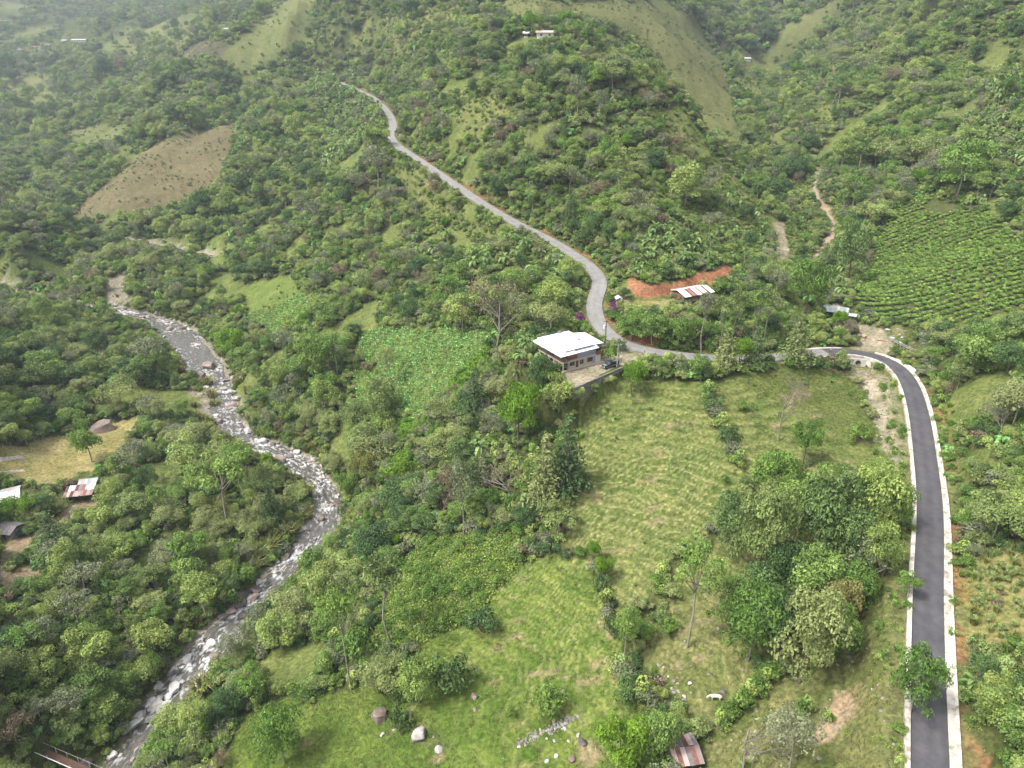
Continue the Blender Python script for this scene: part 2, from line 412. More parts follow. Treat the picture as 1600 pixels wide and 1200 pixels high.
M['leaf_bluegreen'] = leaf_mat('leaf_bluegreen', [(0, (0.167, 0.349, 0.113)), (.5, (0.262, 0.496, 0.156)), (1, (0.381, 0.643, 0.209))], .25)
M['grass_blade'] = leaf_mat('grass_blade', [(0, (0.068, 0.106, 0.019)), (.35, (0.114, 0.145, 0.034)), (.7, (0.177, 0.184, 0.062)), (1, (0.239, 0.218, 0.105))], .3, .97, .7)
M['bark_pale'] = noise_mat('bark_pale', [(.3, (.22, .19, .15)), (.7, (.42, .38, .32))], 6, rough=.9, stretch=(1, 1, .2))
M['bark_dark'] = noise_mat('bark_dark', [(.3, (.09, .07, .05)), (.7, (.2, .16, .12))], 6, rough=.9, stretch=(1, 1, .2))
M['bark_twig'] = noise_mat('bark_twig', [(.3, (.19, .16, .135)), (.7, (.32, .28, .245))], 6, rough=.9)

# ------------------------------------------------------------------ plant meshes (numpy; leaf sized faces through the crown's volume)
def unit(a):
    return a / (np.linalg.norm(a, axis=-1, keepdims=True) + 1e-9)
def leaf_quads(P, N, L, W, r, up=None):
    n = len(P)
    T = unit(np.cross(N, r.normal(size=(n, 3)) if up is None else up))
    B = np.cross(N, T)
    L, W = np.broadcast_to(L, n)[:, None], np.broadcast_to(W, n)[:, None]
    V = np.stack([P - T * L / 2, P + B * W / 2 + N * W * .18, P + T * L / 2 - N * L * .12, P - B * W / 2 + N * W * .18], 1)
    return V.reshape(-1, 3), np.arange(4 * n).reshape(n, 4)
def tube(pts, radii, sides=5):
    pts = np.asarray(pts, float)
    d = unit(np.gradient(pts, axis=0))
    ref = np.where(np.abs(d[:, 2:3]) > .9, np.array([[1., 0, 0]]), np.array([[0., 0, 1.]]))
    a = unit(np.cross(d, ref)); b = np.cross(d, a)
    th = np.linspace(0, 2 * np.pi, sides, endpoint=False)
    V = pts[:, None] + np.asarray(radii)[:, None, None] * (a[:, None] * np.cos(th)[None, :, None] + b[:, None] * np.sin(th)[None, :, None])
    k = len(pts)
    F = []
    for i in range(k - 1):
        for j in range(sides):
            F.append([i * sides + j, i * sides + (j + 1) % sides, (i + 1) * sides + (j + 1) % sides, (i + 1) * sides + j])
    return V.reshape(-1, 3), np.array(F)
class MB:                                                    # gathers pieces of one mesh
    def __init__(s): s.v, s.f, s.t, s.m, s.n = [], [], [], [], 0
    def add(s, V, F, tint=0.5, mat=0):
        V = np.asarray(V, float); F = np.asarray(F)
        s.v.append(V); s.f += (F + s.n).tolist(); s.m += [mat] * len(F); s.n += len(V)
        s.t.append(np.broadcast_to(tint, len(V)))
        return s
    def mesh(s, name, mats, smooth=False):
        return new_mesh(name, np.concatenate(s.v), s.f, mats, s.m, {'tint': np.concatenate(s.t)}, smooth)
def limbs(mb, blobs, base_z, h0, r0, r, sides=5, mat=0, n_limbs=7, lean=0.3):
    C = np.array([b[0] for b in blobs])
    top = np.array([C[:, 0].mean() * .6, C[:, 1].mean() * .6, h0])
    mid = top * .5 + np.array([r.normal() * lean, r.normal() * lean, 0])
    P = catmull([np.array([0, 0, base_z]), mid, top], max(.4, h0 / 6))
    V, F = tube(P, np.linspace(r0, r0 * .62, len(P)), sides); mb.add(V, F, .5, mat)
    order = r.permutation(len(C))[:n_limbs]
    for k in order:
        e = C[k]; m_ = (top + e) / 2 + np.array([0, 0, -.12 * np.linalg.norm(e - top)]) + r.normal(size=3) * .15
        Q = catmull([top - np.array([0, 0, .15 * h0 * r.random()]), m_, e], .7)
        V, F = tube(Q, np.linspace(r0 * .5, r0 * .12, len(Q)), 4); mb.add(V, F, .5, mat)
def foliage(mb, blobs, per, size, r, upb=.55, jit=.55, mat=0, low=-.45, aspect=.6, size_var=.35):
    tot = sum(np.prod(b[1]) ** (2 / 3) for b in blobs)
    for c, rad in blobs:
        n = max(6, int(per * len(blobs) * np.prod(rad) ** (2 / 3) / tot))
        d = unit(r.normal(size=(n * 2, 3))); d = d[d[:, 2] > low][:n]; n = len(d)
        P = np.asarray(c) + d * np.asarray(rad) * (r.uniform(.55, 1.06, (n, 1)) ** .5)
        N = unit(d + np.array([0, 0, upb]) + r.normal(size=(n, 3)) * jit)
        L = size * (1 + size_var * r.normal(size=n)).clip(.5, 1.7)
        V, F = leaf_quads(P, N, L, L * aspect, r)
        tint = np.clip(r.normal(.5, .16) + r.normal(size=n) * .17, 0, 1)
        mb.add(V, F, np.repeat(tint, 4), mat)
def shell_blobs(r, n, centre, radii, br, zmin=-.35, fill=.25):
    out = []
    while len(out) < n:
        d = unit(r.normal(size=3))
        if d[2] < zmin: continue
        k = r.uniform(.35, .6) if r.random() < fill else r.uniform(.62, .92)
        b = r.uniform(*br)
        lump = .82 + .36 * r.random()
        out.append((np.asarray(centre) + d * np.asarray(radii) * k * lump, np.array([b, b, b * r.uniform(.6, .85)])))
    return out

TREE = {}    # name -> dict(trunk mesh, crown mesh, height)
def make_tree(name, seed, H, centre_z, radii, n_blob, br, per, size, trunk_r, leaf, bark, zmin=-.35, trunk_top=None, n_limbs=7, upb=.55, jit=.55, low=-.45, blobs=None):
    r = np.random.default_rng(seed)
    if blobs is None:
        blobs = shell_blobs(r, n_blob, (r.normal() * .2, r.normal() * .2, centre_z), radii, br, zmin)
    tr, cr = MB(), MB()
    limbs(tr, blobs, -.6, trunk_top or centre_z * .8, trunk_r, r, n_limbs=n_limbs)
    foliage(cr, blobs, per, size, r, upb, jit, low=low)
    top = max(b[0][2] + b[1][2] for b in blobs)
    TREE[name] = dict(trunk=tr.mesh('trunk_' + name, M[bark], True), crown=cr.mesh('crown_' + name, M[leaf]), h=top, w=2 * max(np.hypot(b[0][0], b[0][1]) + b[1][0] for b in blobs), tb=tr, cb=cr, bark=bark, leaf=leaf)

for k in range(4):
    make_tree('round%d' % k, 20 + k, 9, 4.3, (3.6, 3.5, 3.3), 34, (.85, 1.5), 125, .33, .2, 'leaf_mixed', 'bark_pale', zmin=-.75)
for k in range(3):
    make_tree('umbrella%d' % k, 40 + k, 9, 5.2, (4.3, 4.1, 2.2), 28, (.9, 1.6), 125, .32, .17, 'leaf_olive', 'bark_pale', zmin=-.4, upb=.9, n_limbs=10)
for k in range(2):
    make_tree('dense%d' % k, 50 + k, 10, 4.7, (4.2, 4.1, 3.9), 38, (1.0, 1.7), 140, .35, .28, 'leaf_dark', 'bark_dark', zmin=-.5)
for k in range(2):
    make_tree('tall%d' % k, 60 + k, 14, 7.4, (2.8, 2.7, 4.6), 32, (.8, 1.4), 110, .33, .2, 'leaf_mixed', 'bark_pale')
for k in range(2):
    make_tree('sparse%d' % k, 70 + k, 11, 6.8, (3.5, 3.4, 3.0), 30, (.7, 1.15), 44, .34, .16, 'leaf_grey', 'bark_pale', n_limbs=16, zmin=-.2)
for k in range(2):
    make_tree('lime%d' % k, 80 + k, 8, 4.4, (3.3, 3.2, 3.1), 32, (.8, 1.35), 140, .32, .2, 'leaf_lime', 'bark_dark')
for k in range(2):
    make_tree('loose%d' % k, 86 + k, 8, 4.4, (3.0, 3.0, 2.9), 22, (.7, 1.25), 115, .33, .16, 'leaf_fresh', 'bark_pale', n_limbs=9)
make_tree('brown0', 96, 9, 4.4, (3.4, 3.3, 3.1), 30, (.8, 1.4), 70, .30, .17, 'leaf_brown', 'bark_pale', zmin=-.6, n_limbs=12)
make_tree('slender0', 66, 13, 9.6, (2.6, 2.5, 2.6), 20, (.8, 1.3), 70, .40, .17, 'leaf_olive', 'bark_pale', zmin=-.2)
make_tree('slender1', 67, 12, 9.4, (4.0, 3.8, 1.6), 20, (.8, 1.4), 70, .40, .17, 'leaf_fresh', 'bark_pale', zmin=-.1, upb=.9, n_limbs=11)
def cone_tree(name, seed, H, R, layers, leaf, droop, size, n, base=.12):
    r = np.random.default_rng(seed)
    tr, cr = MB(), MB()
    V, F = tube([(0, 0, -.6), (0, 0, H * .5), (0, 0, H)], [.22, .14, .03], 6); tr.add(V, F)
    for i in range(layers):
        f = i / (layers - 1); z = H * (base + (1 - base) * f); R_ = R * (1 - f) ** .8 + .25
        for a in np.linspace(0, 6.283, max(4, int(9 * (1 - f) + 4)), endpoint=False) + r.random() * 6:
            rr = R_ * r.uniform(.75, 1.1); e = np.array([math.cos(a) * rr, math.sin(a) * rr, z - droop * rr])
            V, F = tube([(0, 0, z), e * [.55, .55, 1] + [0, 0, droop * rr * .6], e], [.05, .035, .012], 3); tr.add(V, F)
            m = max(8, int(n * rr / R)); t = r.uniform(.25, 1.05, m)[:, None]
            P = np.array([0, 0, z]) * (1 - t) + e * t + r.normal(size=(m, 3)) * [.22, .22, .16] * (1 + rr * .2)
            N = unit(np.array([math.cos(a) * .4, math.sin(a) * .4, .8]) + r.normal(size=(m, 3)) * .45)
            L = size * r.uniform(.7, 1.3, m); V, F = leaf_quads(P, N, L, L * .45, r)
            cr.add(V, F, np.repeat(np.clip(r.normal(.5, .14) + r.normal(size=m) * .15, 0, 1), 4))
    TREE[name] = dict(trunk=tr.mesh('trunk_' + name, M['bark_dark'], True), crown=cr.mesh('crown_' + name, M[leaf]), h=H, w=2 * R, tb=tr, cb=cr, bark='bark_dark', leaf=leaf)
cone_tree('cypress0', 90, 9.5, 2.6, 16, 'leaf_dark', .1, .42, 26)
cone_tree('pine0', 91, 9.5, 2.4, 11, 'leaf_dark', .32, .5, 20, .2)
def bare_tree(name, seed, H, spread, leaves=0, leaf='leaf_brown', trunk_r=.12, first=.35):
    r = np.random.default_rng(seed)
    tr, cr = MB(), MB(); tips = []
    def grow(p, d, L, rad, lev):
        k = 4; P = [p]; q = p.copy(); dd = d.copy()
        for i in range(k):
            dd = unit(dd + r.normal(size=3) * .13 + np.array([0, 0, .05])); q = q + dd * L / k; P.append(q.copy())
        V, F = tube(P, np.linspace(rad, rad * .55, k + 1), 5 if lev < 2 else 3); tr.add(V, F)
        if lev >= 4: tips.append(q); return
        for c in range(3 if lev else 5):
            a = r.uniform(0, 6.283); w = unit(np.cross(dd, np.array([math.cos(a), math.sin(a), .3])))
            f = r.uniform(.55, 1) if lev else r.uniform(.5, 1)
            grow(np.array(P[max(1, int(f * k))]), unit(dd * .75 + w * spread * r.uniform(.6, 1.2)), L * r.uniform(.5, .72), rad * .5, lev + 1)
    grow(np.array([0, 0, -.5]), np.array([0, 0, 1.]), H * .5, trunk_r, 0)
    h = max(p[2] for p in tips)
    if leaves:
        T = np.array(tips); P = T[r.integers(0, len(T), leaves)] + r.normal(size=(leaves, 3)) * .35
        V, F = leaf_quads(P, unit(r.normal(size=(leaves, 3)) + [0, 0, .8]), .3, .16, r); cr.add(V, F, np.repeat(r.random(leaves), 4))
    else:
        V, F = leaf_quads(np.array(tips), unit(r.normal(size=(len(tips), 3))), .22, .04, r); cr.add(V, F, .5)
    TREE[name] = dict(trunk=tr.mesh('trunk_' + name, M['bark_twig'], True), crown=cr.mesh('crown_' + name, M[leaf if leaves else 'bark_twig']), h=h, w=H * .6, tb=tr, cb=cr, bark='bark_twig', leaf=leaf if leaves else 'bark_twig')
bare_tree('bare0', 100, 10, .75)
bare_tree('bare1', 101, 11, .9, 700)
bare_tree('bare2', 102, 8, .95, 350, 'leaf_grey')

PLANT = {}   # shrubs and herbs: one mesh each (name -> mesh)
def shrub(name, seed, H, R, leaf, n_blob, per, size, aspect=.6, flat=1.0):
    r = np.random.default_rng(seed); mb = MB()
    blobs = shell_blobs(r, n_blob, (0, 0, H * .48), (R, R * .95, H * .45 * flat), (R * .28, R * .5), -.6)
    for c, b in blobs[:6]:
        V, F = tube([(0, 0, -.3), c * .5 + [0, 0, -.1], c], [.06, .04, .015], 3); mb.add(V, F, .4, 1)
    foliage(mb, blobs, per, size, r, aspect=aspect, low=-.7)
    PLANT[name] = dict(mesh=mb.mesh(name, [M[leaf], M['bark_dark']]), h=H, w=2 * R)
for k in range(3): shrub('shrub%d' % k, 120 + k, 2.4, 1.5, ('leaf_mixed', 'leaf_fresh', 'leaf_olive')[k], 14, 60, .28)
shrub('shrub3', 124, 2.6, 1.6, 'leaf_dark', 14, 60, .28)
shrub('shrub4', 125, 2.2, 1.5, 'leaf_brown', 10, 30, .34)
shrub('shrub5', 126, 2.6, 1.7, 'leaf_grey', 14, 50, .28)
shrub('coffee0', 127, 1.7, .95, 'leaf_coffee', 9, 34, .34)
shrub('coffee1', 128, 1.5, 1.05, 'leaf_coffee', 9, 34, .34)
shrub('bougainvillea0', 129, 2.4, 1.3, 'leaf_purple', 12, 50, .28)
shrub('broadleaf0', 130, 2.0, 1.4, 'leaf_bluegreen', 9, 16, .75, .7)
def banana(name, seed, H=3.0, n=9, L=2.4, leaf='leaf_banana'):
    r = np.random.default_rng(seed); st, lf = MB(), MB()
    V, F = tube([(0, 0, -.3), (.05, 0, H * .5), (0, .05, H)], [.17, .14, .09], 6); st.add(V, F)
    for i in range(n):
        a = i * 2.4 + r.normal() * .3; lift = r.uniform(.15, 1.25) if i < n - 2 else 1.4; l = L * r.uniform(.75, 1.15); w = .32 * r.uniform(.8, 1.2)
        d = np.array([math.cos(a), math.sin(a), 0]); sd = np.array([-d[1], d[0], 0]); K = 6; P = []; el = lift; q = np.array([0, 0, H * r.uniform(.88, 1.0)])
        for k in range(K + 1):
            P.append(q.copy()); q = q + (d * math.cos(el) + np.array([0, 0, math.sin(el)])) * l / K; el -= .34
        Vs, Fs = [], []
        for k, p in enumerate(P):
            ww = w * (.15, .75, 1, 1, .9, .65, .08)[k]
            Vs += [p + sd * ww + [0, 0, .10 * ww], p, p - sd * ww + [0, 0, .10 * ww]]
        for k in range(K):
            b = 3 * k; Fs += [[b, b + 1, b + 4, b + 3], [b + 1, b + 2, b + 5, b + 4]]
        lf.add(Vs, Fs, np.clip(r.normal(.5, .22), 0, 1))
    return st, lf, H + 1.2
BANANA = []
for k in range(3):
    st, lf, h = banana('banana%d' % k, 140 + k, (3.0, 3.6, 2.4)[k], (9, 10, 8)[k])
    BANANA.append(dict(stem=st.mesh('stem_banana%d' % k, M['bark_pale'], True), leaves=lf.mesh('leaves_banana%d' % k, M['leaf_banana']), h=h, st=st, lf=lf))
def palm(seed, H=4.0, n=15, L=4.2, leaf='leaf_yellow'):
    r = np.random.default_rng(seed); st, lf = MB(), MB()
    V, F = tube([(0, 0, -.4), (.1, .05, H * .5), (0, 0, H)], [.2, .16, .14], 7); st.add(V, F)
    for i in range(n):
        a = i * 2.4 + r.normal() * .2; el = 1.25 - 1.2 * i / n + r.normal() * .08; l = L * r.uniform(.85, 1.1)
        d = np.array([math.cos(a), math.sin(a), 0]); sd = np.array([-d[1], d[0], 0]); q = np.array([0, 0, H]); K = 16; P = []
        for k in range(K + 1):
            P.append(q.copy()); q = q + (d * math.cos(el) + np.array([0, 0, math.sin(el)])) * l / K; el -= .085
        V, F = tube(P, np.linspace(.035, .01, K + 1), 3); lf.add(V, F, .6)
        for k in range(2, K + 1):
            for s in (-1, 1):
                ll = .62 * math.sin(math.pi * (k / K * .85 + .12)) + .12; dirn = unit(P[k] - P[k - 1])
                tip = P[k] + sd * s * ll + dirn * ll * .45 + np.array([0, 0, -.22 * ll])
                V = [P[k], (P[k] + tip) / 2 + dirn * .05, tip, (P[k] + tip) / 2 - dirn * .05]; lf.add(V, [[0, 1, 2, 3]], np.clip(r.normal(.5, .2), 0, 1))
    return dict(stem=st.mesh('stem_palm', M['bark_dark'], True), leaves=lf.mesh('fronds_palm', M[leaf]), h=H + 2.2)
def blades(name, seed, n, H, R, w, leaf, curve=.6):
    r = np.random.default_rng(seed); mb = MB()
    for i in range(n):
        a = r.uniform(0, 6.283); rr = R * math.sqrt(r.random()) * .5; p = np.array([math.cos(a) * rr, math.sin(a) * rr, -.1]); b = a + r.normal() * .5
        d = np.array([math.cos(b), math.sin(b), 0]); h = H * r.uniform(.6, 1.1); sd = np.array([-d[1], d[0], 0]) * w / 2; c = curve * r.uniform(.4, 1.3)
        m_ = p + np.array([0, 0, h * .62]) + d * c * h * .22; t = p + np.array([0, 0, h * .82]) + d * c * h * .8
        mb.add([p - sd, p + sd, m_ + sd, t, m_ - sd], [[0, 1, 2, 4]], r.random()); mb.add([m_ - sd, m_ + sd, t], [[0, 1, 2]], r.random())
    PLANT[name] = dict(mesh=mb.mesh(name, [M[leaf]]), h=H, w=2 * R)
blades('cane0', 150, 70, 3.4, 1.7, .16, 'leaf_yellow')
blades('cane1', 151, 60, 2.6, 1.5, .16, 'leaf_olive')
blades('cane2', 152, 50, 2.2, 1.3, .14, 'leaf_fresh')
def herb(name, seed, n, H, R, size, leaf):
    r = np.random.default_rng(seed); mb = MB()
    P = np.stack([r.normal(size=n) * R * .5, r.normal(size=n) * R * .5, r.uniform(.1, H, n)], -1)
    V, F = leaf_quads(P, unit(r.normal(size=(n, 3)) * .5 + [0, 0, 1.1]), size * r.uniform(.7, 1.3, n), size * .7, r)
    mb.add(V, F, np.repeat(r.random(n), 4)); PLANT[name] = dict(mesh=mb.mesh(name, [M[leaf]]), h=H, w=2 * R)
herb('herb0', 160, 26, .6, .75, .38, 'leaf_vine')
herb('herb1', 161, 22, .55, .75, .40, 'leaf_bluegreen')
herb('herb2', 162, 26, .7, .8, .34, 'leaf_olive')
blades('tuft0', 170, 12, .38, .5, .07, 'grass_blade', 1.0)
blades('tuft1', 171, 10, .28, .6, .06, 'grass_blade', 1.4)
blades('maize0', 172, 9, 1.2, .5, .14, 'leaf_lime', .9)

# light joined copies of the trees for the far woods
SRC = bpy.data.collections.new('instance_sources')           # not linked to the scene
SRC_IDX = {}
def source(name, me):
    o = bpy.data.objects.new('%03d_%s' % (len(SRC_IDX), name), me)
    SRC.objects.link(o); SRC_IDX[name] = len(SRC_IDX)
for k, d in TREE.items():
    mb = MB()
    mb.add(np.concatenate(d['cb'].v), d['cb'].f, np.concatenate(d['cb'].t), 0)
    mb.add(np.concatenate(d['tb'].v), d['tb'].f, .5, 1)
    source(k, mb.mesh('wood_' + k, [M[d['leaf']], M[d['bark']]]))
for k, d in PLANT.items(): source(k, d['mesh'])
for k, d in enumerate(BANANA):
    mb = MB(); mb.add(np.concatenate(d['lf'].v), d['lf'].f, np.concatenate(d['lf'].t), 0); mb.add(np.concatenate(d['st'].v), d['st'].f, .5, 1)
    source('banana%d' % k, mb.mesh('grove_banana%d' % k, [M['leaf_banana'], M['bark_pale']]))
def instancer(name, pts, kinds, rot, scale, label, tilt=None):
    n = len(pts)
    me = bpy.data.meshes.new(name)
    me.from_pydata(np.asarray(pts).tolist(), [], [])
    a = me.attributes.new('pick', 'INT', 'POINT'); a.data.foreach_set('value', np.array([SRC_IDX[k] for k in kinds], np.int32))
    e = np.zeros((n, 3), np.float32); e[:, 2] = rot
    if tilt is not None: e[:, :2] = tilt
    a = me.attributes.new('turn', 'FLOAT_VECTOR', 'POINT'); a.data.foreach_set('vector', e.ravel())
    sc = np.asarray(scale, np.float32)
    if sc.ndim == 1: sc = np.repeat(sc[:, None], 3, 1)
    a = me.attributes.new('size', 'FLOAT_VECTOR', 'POINT'); a.data.foreach_set('vector', np.ascontiguousarray(sc).ravel())
    o = link(name, me)
    ng = bpy.data.node_groups.new(name, 'GeometryNodeTree')
    ng.interface.new_socket('Geometry', in_out='INPUT', socket_type='NodeSocketGeometry')
    ng.interface.new_socket('Geometry', in_out='OUTPUT', socket_type='NodeSocketGeometry')
    N, Lk = ng.nodes, ng.links
    gi, go = N.new('NodeGroupInput'), N.new('NodeGroupOutput')
    ci = N.new('GeometryNodeCollectionInfo'); ci.inputs['Collection'].default_value = SRC; ci.inputs['Separate Children'].default_value = True; ci.inputs['Reset Children'].default_value = True
    ip = N.new('GeometryNodeInstanceOnPoints'); ip.inputs['Pick Instance'].default_value = True
    def attr(nm, ty):
        q = N.new('GeometryNodeInputNamedAttribute'); q.data_type = ty; q.inputs['Name'].default_value = nm; return q.outputs['Attribute']
    Lk.new(gi.outputs[0], ip.inputs['Points']); Lk.new(ci.outputs[0], ip.inputs['Instance'])
    Lk.new(attr('pick', 'INT'), ip.inputs['Instance Index'])
    er = N.new('FunctionNodeEulerToRotation'); Lk.new(attr('turn', 'FLOAT_VECTOR'), er.inputs[0]); Lk.new(er.outputs[0], ip.inputs['Rotation'])
    Lk.new(attr('size', 'FLOAT_VECTOR'), ip.inputs['Scale'])
    Lk.new(ip.outputs[0], go.inputs[0])
    o.modifiers.new('scatter', 'NODES').node_group = ng
    return tag(o, label, kind='stuff')

def px_scale(loc, px):                                      # metres across for a length in photo pixels at that place
    u, v, d = pixel(*loc)
    return px * d / FPX
def tall(loc, px):
    u, v, d = pixel(*loc)
    ang = math.atan2(CAM_Z - loc[2] - 4, math.hypot(loc[0], loc[1]))
    return px * d / FPX / max(.35, math.cos(ang))

# ------------------------------------------------------------------ zones of the valley, surveyed in the photograph and laid out on the ground
ZONES_PX = {
 'meadow': [[(905,612),(1000,592),(1100,598),(1190,580),(1240,575),(1330,580),(1352,640),(1395,720),(1410,770),(1350,745),(1240,715),(1160,760),(1130,820),(1060,868),(1030,890),(1020,930),(990,960),(960,975),(945,870),(890,850),(880,790),(912,740),(900,670)]],
 'lush': [[(860,860),(930,870),(950,960),(975,985),(985,1050),(1010,1100),(1000,1130),(960,1200),(950,1340),(640,1360),(330,1360),(350,1200),(370,1120),(420,1098),(490,1088),(560,1075),(640,1100),(660,1010),(740,970),(800,890)]],
 'stony': [[(1378,505),(1420,518),(1440,545),(1428,562),(1405,552),(1395,535)], [(1010,960),(1060,1000),(1140,1010),(1200,1060),(1300,1060),(1330,960),(1400,940),(1425,960),(1420,1090),(1412,1340),(1110,1340),(1100,1130),(1040,1090),(1000,1050)], [(1330,740),(1400,770),(1418,820),(1418,960),(1300,1060),(1200,1050),(1060,1000),(1040,900),(1130,840),(1170,770),(1240,720)]],
 'vines': [[(590,930),(640,860),(720,835),(830,835),(790,900),(750,960),(665,1005),(600,1010)]],
 'crop': [[(560,522),(600,514),(700,514),(762,520),(770,540),(735,560),(700,610),(650,655),(610,640),(605,600),(565,560)]],
 'cropgreen': [[(612,650),(655,655),(640,690),(618,690)], [(700,600),(735,560),(768,535),(764,560),(720,610)]],
 'clearing': [[(385,448),(450,432),(492,470),(470,500),(430,522),(385,500)], [(325,372),(355,380),(360,420),(330,415)], [(548,580),(590,590),(600,640),(560,640)]],
 'pasture': [[(150,300),(250,218),(370,194),(358,240),(332,292),(265,322),(140,345),(120,350),(125,325)]],
 'palegrass': [[(100,207),(170,193),(195,205),(180,222),(115,228)], [(225,372),(290,372),(290,388),(250,380)], [(345,92),(440,0),(500,-8),(470,50),(430,92),(380,112)], [(20,55),(85,30),(90,48),(60,58)], [(105,32),(130,45),(120,60),(95,50)], [(0,0),(35,0),(30,25),(0,35)]],
 'scrubgrass': [[(770,2),(1040,2),(1085,40),(1130,105),(1142,150),(1150,200),(1110,190),(1060,130),(1000,60),(950,30),(900,22),(800,28)], [(1180,90),(1290,5),(1305,12),(1225,85)], [(1090,160),(1140,160),(1150,220),(1100,200)]],
 'burnt': [[(270,88),(310,70),(352,66),(340,86),(300,96)]],
 'coffee': [[(1335,470),(1345,430),(1385,335),(1440,305),(1540,335),(1605,385),(1605,480),(1500,505),(1420,510),(1380,500)], [(1455,125),(1490,90),(1520,85),(1500,130)]],
 'yard': [[(-10,700),(60,690),(120,680),(195,655),(225,640),(215,665),(170,715),(140,745),(60,762),(-10,742)]],
 'earth': [[(0,850),(60,828),(100,795),(140,778),(160,790),(120,815),(60,852),(0,900)], [(0,900),(60,880),(70,900),(20,935),(0,940)], [(1270,1160),(1285,1120),(1300,1085),(1325,1080),(1330,1110),(1315,1140),(1285,1165)], [(1268,240),(1280,240),(1280,300),(1300,340),(1302,372),(1282,395),(1275,415),(1262,415),(1272,390),(1290,365),(1290,345),(1270,305)]],
 'gravel': [[(1330,556),(1334,530),(1330,505),(1338,498),(1375,515),(1398,532),(1402,552),(1370,556)], [(950,545),(1000,548),(1020,558),(960,575),(900,612),(880,600),(885,582),(935,566)]],
 'red': [[(980,452),(985,432),(1010,445),(1055,440),(1100,425),(1145,412),(1148,432),(1100,448),(1060,462),(1000,464)], [(990,530),(1020,522),(1040,540),(1010,540)], [(1480,990),(1492,985),(1500,1080),(1512,1140),(1560,1230),(1490,1230),(1488,1100)]],
 'wash': [[(1322,562),(1366,568),(1372,600),(1362,640),(1345,610),(1325,580)], [(1352,575),(1395,592),(1412,650),(1418,720),(1400,735),(1380,700),(1360,640)], [(1210,350),(1232,345),(1240,400),(1215,415)]],
 'terrace': [[(955,470),(1050,468),(1060,478),(990,478),(958,480)]],
 'bankgrass': [[(1488,900),(1530,870),(1600,840),(1620,1000),(1560,1010),(1500,1030)]],
 'brush': [[(1020,175),(1060,165),(1130,260),(1200,340),(1190,420),(1150,425),(1080,380),(1010,300),(1040,240)], [(600,222),(632,252),(720,330),(800,390),(880,430),(860,445),(790,410),(690,350),(610,275)], [(1240,250),(1268,300),(1262,400),(1240,420),(1225,330)], [(690,150),(760,120),(800,180),(740,230)], [(900,30),(985,70),(1010,120),(960,110),(900,70)], [(0,300),(60,300),(80,335),(20,345),(0,345)], [(150,62),(300,20),(330,42),(280,80),(180,100)], [(0,120),(60,110),(100,150),(30,170)], [(520,60),(600,20),(700,10),(760,40),(650,60)], [(1150,120),(1180,90),(1240,90),(1230,140),(1170,160)], [(1330,30),(1400,10),(1450,40),(1380,80)], [(1230,180),(1300,150),(1330,190),(1270,220)]],
 'bar': [[(160,432),(205,425),(195,450),(205,478),(160,480),(165,455)], [(308,640),(330,560),(365,560),(372,600),(340,650),(310,690)], [(240,520),(270,520),(300,560),(310,620),(300,620)]],
}
def densify(poly, n=6):
    out = []
    for a, b in zip(poly, poly[1:] + poly[:1]):
        for k in range(n): out.append((a[0] + (b[0] - a[0]) * k / n, a[1] + (b[1] - a[1]) * k / n))
    return out
ZONES = {k: [spots(densify(p))[:, :2] for p in v] for k, v in ZONES_PX.items()}
def inside(x, y, poly):
    x, y = np.asarray(x, float), np.asarray(y, float)
    r = np.zeros(x.shape, bool)
    m = (x >= poly[:, 0].min()) & (x <= poly[:, 0].max()) & (y >= poly[:, 1].min()) & (y <= poly[:, 1].max())
    if not m.any(): return r
    px, py = x[m], y[m]; c = np.zeros(px.shape, bool)
    x0, y0 = poly[-1]
    for x1, y1 in poly:
        t = ((y1 > py) != (y0 > py)) & (px < (x0 - x1) * (py - y1) / (y0 - y1 + 1e-12) + x1)
        c ^= t; x0, y0 = x1, y1
    r[m] = c
    return r
ZN = ['forest'] + list(ZONES)
def zone_at(x, y, warp=1.6):
    x, y = np.asarray(x, float), np.asarray(y, float)
    wr = warp * (1 + np.clip(y - 250, 0, 1500) / 110); ws = 5 + np.clip(y - 250, 0, 1500) / 30
    wx = x + wr * fbm(x / ws, y / ws, 2, 71); wy = y + wr * fbm(x / ws, y / ws, 2, 77)
    z = np.zeros(x.shape, int)
    for i, k in enumerate(ZN[1:], 1):
        for p in ZONES[k]: z[inside(wx, wy, p)] = i
    return z
ZI = {k: i for i, k in enumerate(ZN)}

